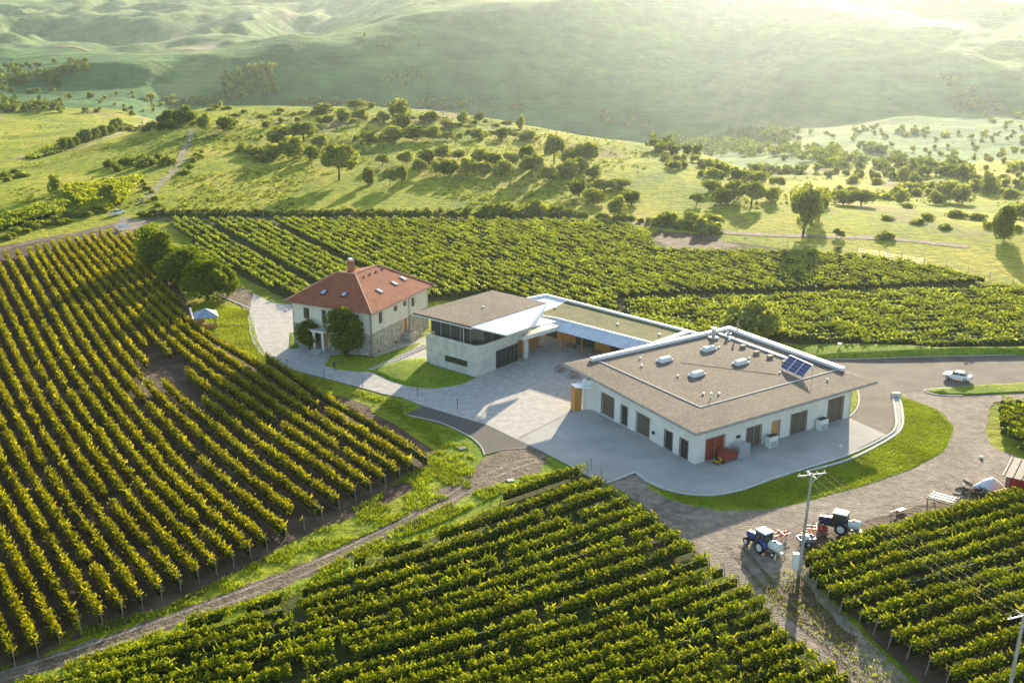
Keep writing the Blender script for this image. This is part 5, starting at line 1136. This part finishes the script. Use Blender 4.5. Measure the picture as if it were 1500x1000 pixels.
# picnic tables under the west corner of the roof
for k, (px, py, lb) in enumerate([(821, 543, 'timber picnic bench set farther from the wooden panel, under the hall roof corner'), (840, 552, 'picnic bench set nearest the wooden panel of the hall')]):
    x, y = G(px, py); e = empty('picnic_table', (x, y, .09), R(118), lb, 'picnic table')
    MB().box(-.9,.9,-.37,.37,.7,.76).build('tabletop', M['wood_grey'], e)
    for s in (-1, 1):
        MB().box(-.9,.9,s*.72-.13,s*.72+.13,.42,.46).build('bench', M['wood_grey'], e)
        MB().box(s*.65-.04,s*.65+.04,-.7,.7,.36,.42).tube((s*.65,-.25,.7),(s*.65,-.55,0),.04).tube((s*.65,.25,.7),(s*.65,.55,0),.04).build('leg', M['wood_grey'], e)
for k, x in enumerate((9.5, 14.5, 3.5)):
    wx, wy = fg.W(x, -.2); e = empty('courtyard_bench', (wx, wy, .09), R(-43), ['long bench in front of the middle window of the gallery', 'long bench right of the middle post of the gallery', 'long bench nearest the pavilion building in the gallery'][k], 'bench', 'benches in the gallery')
    MB().box(-1.1,1.1,-.22,.22,.42,.48).build('seat', M['wood_grey'], e)
    for s in (-1, 1): MB().box(s*.9-.05,s*.9+.05,-.2,.2,0,.42).build('leg', M['dark'], e)
# path lamps, marker posts
lamps = [(421,540),(475,556),(531,568),(612,583),(670,600)]
for k, q in enumerate(lamps):
    x, y = G(*q); e = empty('path_lamp', (x, y, 0), 0, 'thin dark lamp post on the vineyard edge of the paved path, '+['first', 'second', 'third', 'fourth', 'fifth'][k]+' from the left', 'lamp post', 'lamp posts along the path')
    MB().tube((0,0,0),(0,0,1.5),.05,.04,7).build('post', M['dark'], e); MB().tube((0,0,1.5),(0,0,1.72),.08,.08,8).build('lamp_head', M['dark'], e)
for k, (q, lb) in enumerate([((677,657),'flat white concrete cover in the lawn by the asphalt strip'),((483,546),'white garden stone at the foot of the larger garden tree'),((748,704),'pale stone block on the grass bank above the lower vines')]):
    x, y = G(*q); o = MB().box(-.5,.5,-.4,.4,0,.12).build('cover_slab', M['kerb'], bevel=.03, loc=(x, y, .05), rz=R(20)); tag(o, lb, 'slab')
for k, q in enumerate([(866,690),(880,705),(610,750)]):
    x, y = G(*q); o = MB().tube((x, y, 0), (x, y, 2.0), .05, .05, 6).build('marker_post', M['wood_grey']); tag(o, ['wooden post at the top corner of the lower vines, left of two', 'wooden post at the top corner of the lower vines, right of two', 'single wooden post on the grass bank'][k], 'post')
for k, q in enumerate([(1229,513),(1437,671),(1231,655)]):
    x, y = G(*q); o = MB().tube((x, y, 0), (x, y, 1.1), .06, .06, 6).box(x-.25, x+.25, y-.25, y+.25, 1.1, 1.35).build('white_marker', M['plastic']) if k < 1 else MB().box(x-.2,x+.2,y-.2,y+.2,0,.35).build('white_marker', M['plastic'])
    tag(o, ['white-capped marker post on the mound behind the hall', 'small white block beside the gravel yard near the right-hand vines', 'small white block on the concrete near the hall corner'][k], 'marker')
x, y = G(1312, 580); MBo = MB().box(-.7,.7,-.4,.4,0,.5).build('concrete_block', M['kerb'], loc=(x, y, .09)); tag(MBo, 'white concrete block at the upper end of the drain channel', 'block')
# sign board and rail by the gate
x, y, z = GT(181, 337); e = empty('sign_board', (x, y, z), R(12), 'blank white sign board standing beside the farm road at the gate', 'sign')
MB().box(-1.3,1.3,-.03,.03,.5,1.6).build('board', M['car_white'], e)
for s in (-1, 1): MB().tube((s*1.1,.06,0),(s*1.1,.06,1.6),.04).build('leg', M['dark'], e)
def fence(name, px, sp, h, label, m='wood_grey', wires=(.5, .9, 1.3), r=.05):
    pts = [GT(*p)[:2] for p in px]; A = np.array(pts); d = np.r_[0, np.cumsum(np.linalg.norm(np.diff(A, axis=0), axis=1))]; n = int(d[-1]/sp)
    e = empty(name, (0, 0, 0), 0, label, 'fence'); P_ = []
    for t in np.linspace(0, d[-1], n+1): x = np.interp(t, d, A[:, 0]); y = np.interp(t, d, A[:, 1]); P_.append((x, y, hgt(x, y)))
    for p in P_[:98]: MB().tube((p[0], p[1], p[2]-.1), (p[0], p[1], p[2]+h), r, r, 5).build('post', M[m], e)
    mb = MB()
    for w_ in wires: mb.path([(p[0], p[1], p[2]+w_) for p in P_], .012, 3)
    mb.build('wires', M['steel'], e)
fence('wire_fence', [(232,319),(400,317.5),(600,317.5),(845,319)], 4.5, 1.6, 'long wire fence with thin posts in front of the roadside hedge', 'kerb')
fence('wire_fence', [(1187,366),(1260,372),(1333,384),(1400,397),(1470,414),(1520,424)], 5, 1.9, 'wire fence with wooden posts round the upper right vine field')
fence('wire_fence', [(1030,352),(1100,355),(1185,360)], 5, 1.6, 'short wire fence between the bare patch and the farm road')
fence('metal_gate', [(160,341),(186,336)], 1.4, 1.2, 'thin dark railing beside the white sign board', 'dark', (.4, .8, 1.15), .03)
# guard rail by the lawn
x, y = G(578, 600); e = empty('log_rail', (x, y, 0), R(12), 'low log rail with cut brush on the lawn below the path', 'rail')
MB().tube((-3,0,.3),(3,0.2,.35),.06).build('log', M['bark'], e); MB().tube((-2,-.2,0),(-2,.1,.4),.05).tube((2,-.2,0),(2,.2,.4),.05).build('stake', M['bark'], e)
x, y = G(338, 478); o = MB().tube((-2.6,0,.12),(2.6,.4,.12),.12,.09).build('fallen_log', M['wood_grey'], loc=(x, y, 0)); tag(o, 'pale log lying on the grass beside the pavilion', 'log')
x, y = G(283, 470); o = MB().hexa([(-.1,-.4,.3),(.1,-.4,.3),(.1,.4,.3),(-.1,.4,.3),(-.5,-.4,2.6),(-.3,-.4,2.6),(-.3,.4,2.6),(-.5,.4,2.6)]).build('leaning_board', M['white_metal'], loc=(x, y, 0)); tag(o, 'white board leaning left of the pavilion roof', 'board')
# ------------------------------------------------------------------ yard clutter on the right
x, y = G(1380, 741); e = empty('timber_frame', (x, y, 0), R(-38), 'raised timber frame carrying white planks above the vines', 'timber frame')
for a in (-1.5, 1.5):
    for b in (-1.3, 1.3): MB().box(a-.06,a+.06,b-.06,b+.06,0,1.1).build('leg', M['wood_grey'], e)
MB().box(-1.7,1.7,-1.45,-1.3,1.1,1.25).box(-1.7,1.7,1.3,1.45,1.1,1.25).box(-1.7,-1.55,-1.3,1.3,1.1,1.25).box(1.55,1.7,-1.3,1.3,1.1,1.25).build('rim', M['wood_grey'], e)
for k in range(3): MB().box(-1.5,1.5,-.95+k*.75,-.65+k*.75,1.252,1.32).build('plank', M['plastic'], e)
x, y = G(1425, 722); r = np.random.default_rng(3); mb = MB()
for k in range(70):
    a = r.random()*6.28; b = (r.random()-.5)*.8; L_ = .4+.6*r.random(); c = (r.normal(0, 1.0), r.normal(0, .6), .1+.6*r.random()*r.random()); mb.tube((c[0]-math.cos(a)*L_, c[1]-math.sin(a)*L_, max(.03, c[2]-b*L_)), (c[0]+math.cos(a)*L_, c[1]+math.sin(a)*L_, c[2]+abs(b)*L_), .04, .03, 5)
o = mb.build('brush_pile', M['rubber'], loc=(x, y, 0)); tag(o, 'grey heap of cut vine wood beside the white tarpaulin', 'brush pile')
x, y = G(1448, 712); mb = MB(); nx, ny_ = 14, 10
for i in range(nx):
    for j in range(ny_):
        u, v = i/(nx-1)*2-1, j/(ny_-1)*2-1; mb.v.append((u*1.9, v*1.2, max(.02, 1.15*(1-abs(u)**3)*(1-v*v)+r.normal(0, .05))))
for i in range(nx-1):
    for j in range(ny_-1): mb.f.append([i*ny_+j, (i+1)*ny_+j, (i+1)*ny_+j+1, i*ny_+j+1])
o = mb.build('tarpaulin', M['car_white'], loc=(x, y, 0), rz=R(35), smooth=True); tag(o, 'white tarpaulin over a heap next to the shed', 'tarpaulin')
x, y = G(1466, 726); o = MB().hexa([(-.9,-.5,0),(.9,-.5,0),(.9,.5,0),(-.9,.5,0),(-.9,-.5,.5),(.9,-.4,.9),(.9,.4,.9),(-.9,.5,.5)]).build('red_cart', M['red'], loc=(x, y, .05), rz=R(10), bevel=.05); tag(o, 'small red cart body in front of the shed doors', 'cart')
for k, (q, s) in enumerate([((1405,716),.5),((1412,711),.6),((1418,706),.7),((1401,724),.4)]):
    x, y = G(*q); o = MB().box(-1.2*s,1.2*s,-.08,.08,.02,.14).box(-1.0*s,1.0*s,.1,.24,.02,.2).build('scrap_timber', M['wood_grey'], loc=(x, y, .05), rz=R(30+40*k)); tag(o, nth(k+1)+' piece of pale scrap timber left of the brush pile', 'timber', 'scrap timber by the brush pile')
# terrace planting of the pavilion building
for k in range(6):
    wx, wy = ft.W(2.2+k*2.1, .55); c = dup(PR['shrub2'], (wx, wy, 4.15), k, (.3, .3, .42), nth(k+1)+' leafy potted plant from the left on the upper terrace', 'plants on the terrace')
    c['category'] = 'plant'
# ------------------------------------------------------------------ person on the path
def person(px, py, rz, label):
    x, y = G(px, py); e = empty('person', (x, y, .085), rz, label, 'person')
    J = [(0,0,.95),(0,0,1.15),(0,.01,1.4),(0,.0,1.52),(0,.02,1.60),(0,.03,1.72)]; Rr = [.13,.12,.14,.055,.085,.07]; E_ = [(0,1),(1,2),(2,3),(3,4),(4,5)]
    def ch(base, pts, rad):
        p = base
        for q, r_ in zip(pts, rad): J.append(q); Rr.append(r_); E_.append((p, len(J)-1)); p = len(J)-1
        return p
    for s in (-1, 1):
        ch(0, [(s*.1,0,.9),(s*.15,.06*s,.5),(s*.19,.02*s,.1),(s*.2,.16+.02*s,.04)], [.095,.06,.042,.035])
        p = ch(2, [(s*.19,0,1.4),(s*.3,-.03,1.14),(s*.27,.12,.93),(s*.26,.15,.88)], [.06,.045,.032,.032])
        for k in range(5): ch(p, [(s*(.24+.012*k), .165-.01*k if k else .13, .84), (s*(.235+.013*k), .185-.012*k if k else .14, .79+.008*abs(k-2))], [.011, .008])
    me = bpy.data.meshes.new('body'); me.from_pydata(J, E_, []); o = bpy.data.objects.new('body', me); link(o)
    md = o.modifiers.new('skin', 'SKIN'); o.modifiers.new('sub', 'SUBSURF').levels = 1
    for v, r_ in zip(me.skin_vertices[0].data, Rr): v.radius = (r_, r_)
    me.skin_vertices[0].data[0].use_root = True
    dg = bpy.context.evaluated_depsgraph_get(); m2 = bpy.data.meshes.new_from_object(o.evaluated_get(dg)); bpy.data.objects.remove(o)
    m2.materials.clear(); m2.materials.append(mat('clothes_dark', (.03, .03, .04))); m2.materials.append(mat('skin', (.45, .27, .19))); m2.materials.append(mat('trousers', (.04, .045, .07)))
    for p in m2.polygons:
        c = p.center; p.use_smooth = True
        p.material_index = 1 if (c.z > 1.5 or (abs(c.x) > .2 and c.z < .97 and c.z > .7)) else (2 if c.z < .95 else 0)
    b = bpy.data.objects.new('body', m2); link(b); b.parent = e
    MB().ball((0, -.0, 1.69), .1, 12, 1.05, .85, 1).build('hair', M['bark'], e, smooth=True)
    f = MB().ball((0, .125, 1.64), .018, 6).ball((-.03, .105, 1.67), .012, 6).ball((.03, .105, 1.67), .012, 6).box(-.025, .025, .1, .112, 1.595, 1.603); f.build('face', M['bark'], e)
person(490, 543, R(200), 'person in dark clothes walking on the paved path in front of the house')
# ------------------------------------------------------------------ grass tufts on the banks near the camera
r = np.random.default_rng(5)
def tufts(px, n, m, size, label):
    W_ = np.array([G(*p) for p in px]); lo, hi = W_.min(0), W_.max(0); P_ = []
    Q = r.random((n*4, 2))*(hi-lo)+lo; ins = np.zeros(len(Q), bool)
    for k in range(len(W_)):
        a, b = W_[k], W_[(k+1) % len(W_)]; cond = (a[1] > Q[:, 1]) != (b[1] > Q[:, 1]); ins ^= cond & (Q[:, 0] < (b[0]-a[0])*(Q[:, 1]-a[1])/(b[1]-a[1]+1e-12)+a[0])
    Q = Q[ins][:n]; k = len(Q); q = fbm(Q[:, 0]/3, Q[:, 1]/3, 8); Q = Q[q > (-.15 if size > .24 else -9)]; k = len(Q)
    ang = r.random(k)*6.28; hgt_ = size*(.5+r.random(k)); wv = np.stack([np.cos(ang), np.sin(ang), np.zeros(k)], 1)*.06; B = np.c_[Q, np.full(k, .05)]
    D = np.c_[r.normal(0, .35, (k, 2)), np.ones(k)]*hgt_[:, None]
    V_ = np.stack([B-wv, B+wv, B+D+wv*.3, B+D-wv*.3], 1).reshape(-1, 3); o = npmesh('grass_tufts', V_, np.arange(4*k).reshape(-1, 4), m); tag(o, label, 'grass', kind='stuff')
M['blade'] = leafmat('grass_blade', (.13, .2, .012), (.26, .32, .03), trans=.45)
tufts([(858,690),(780,700),(650,765),(560,800),(480,845),(400,875),(230,935),(60,1004),(20,1004),(120,962),(260,915),(400,868),(500,815),(600,765),(690,722),(770,697)], 26000, M['blade'], .35, 'tufty grass on the bank above the lower vines')
tufts([(640,660),(700,668),(690,715),(600,755),(500,800),(330,870),(60,960),(0,985),(-40,960),(240,890),(440,790),(560,720)], 26000, M['blade'], .25, 'grass beside the dirt track')
tufts([(1320,580),(1372,600),(1396,625),(1383,660),(1330,689),(1265,711),(1130,745),(1003,738),(949,710),(1045,728),(1150,698),(1300,646),(1322,625)], 30000, M['blade'], .11, 'grass on the lawn around the concrete apron')
tufts([(300,440),(365,455),(378,500),(395,530),(380,540),(330,500),(300,480)], 8000, M['blade'], .2, 'grass between the pavilion and the path')
tufts([(388,534),(475,558),(590,590),(592,608),(660,630),(700,660),(640,655),(560,590),(480,570)], 12000, M['blade'], .25, 'grass between the path and the left vines')
tufts([(1090,845),(1190,830),(1300,960),(1400,1060),(1330,1060),(1200,940),(1120,880)], 1800, M['blade'], .2, 'sparse grass on the worn ground beside the tyre ruts')
# ------------------------------------------------------------------ remove the tree patterns that stand nowhere
for o in list(PR.values()):
    for c in list(o.children): bpy.data.objects.remove(c)
    bpy.data.objects.remove(o)
# ------------------------------------------------------------------ haze
zmax = float(ZG[:, :].max())+4; zmin = float(ZG.min())-1.5
xm = float(np.abs(XX).max())+5
hz = MB().box(-xm, xm, -60, 4205, zmin, max(zmax, H+5)).build('haze', bpy.data.materials.new('haze')); tag(hz, 'thin sunlit haze over the valley', 'haze', kind='stuff')
m = hz.data.materials[0]; m.use_nodes = True; n = m.node_tree; n.nodes.clear(); out = n.nodes.new('ShaderNodeOutputMaterial'); pv_ = n.nodes.new('ShaderNodeVolumePrincipled')
pv_.inputs['Color'].default_value = (.8, .9, 1, 1); pv_.inputs['Density'].default_value = HAZE; pv_.inputs['Anisotropy'].default_value = .82
n.links.new(pv_.outputs[0], out.inputs['Volume'])
hz.display_type = 'WIRE'
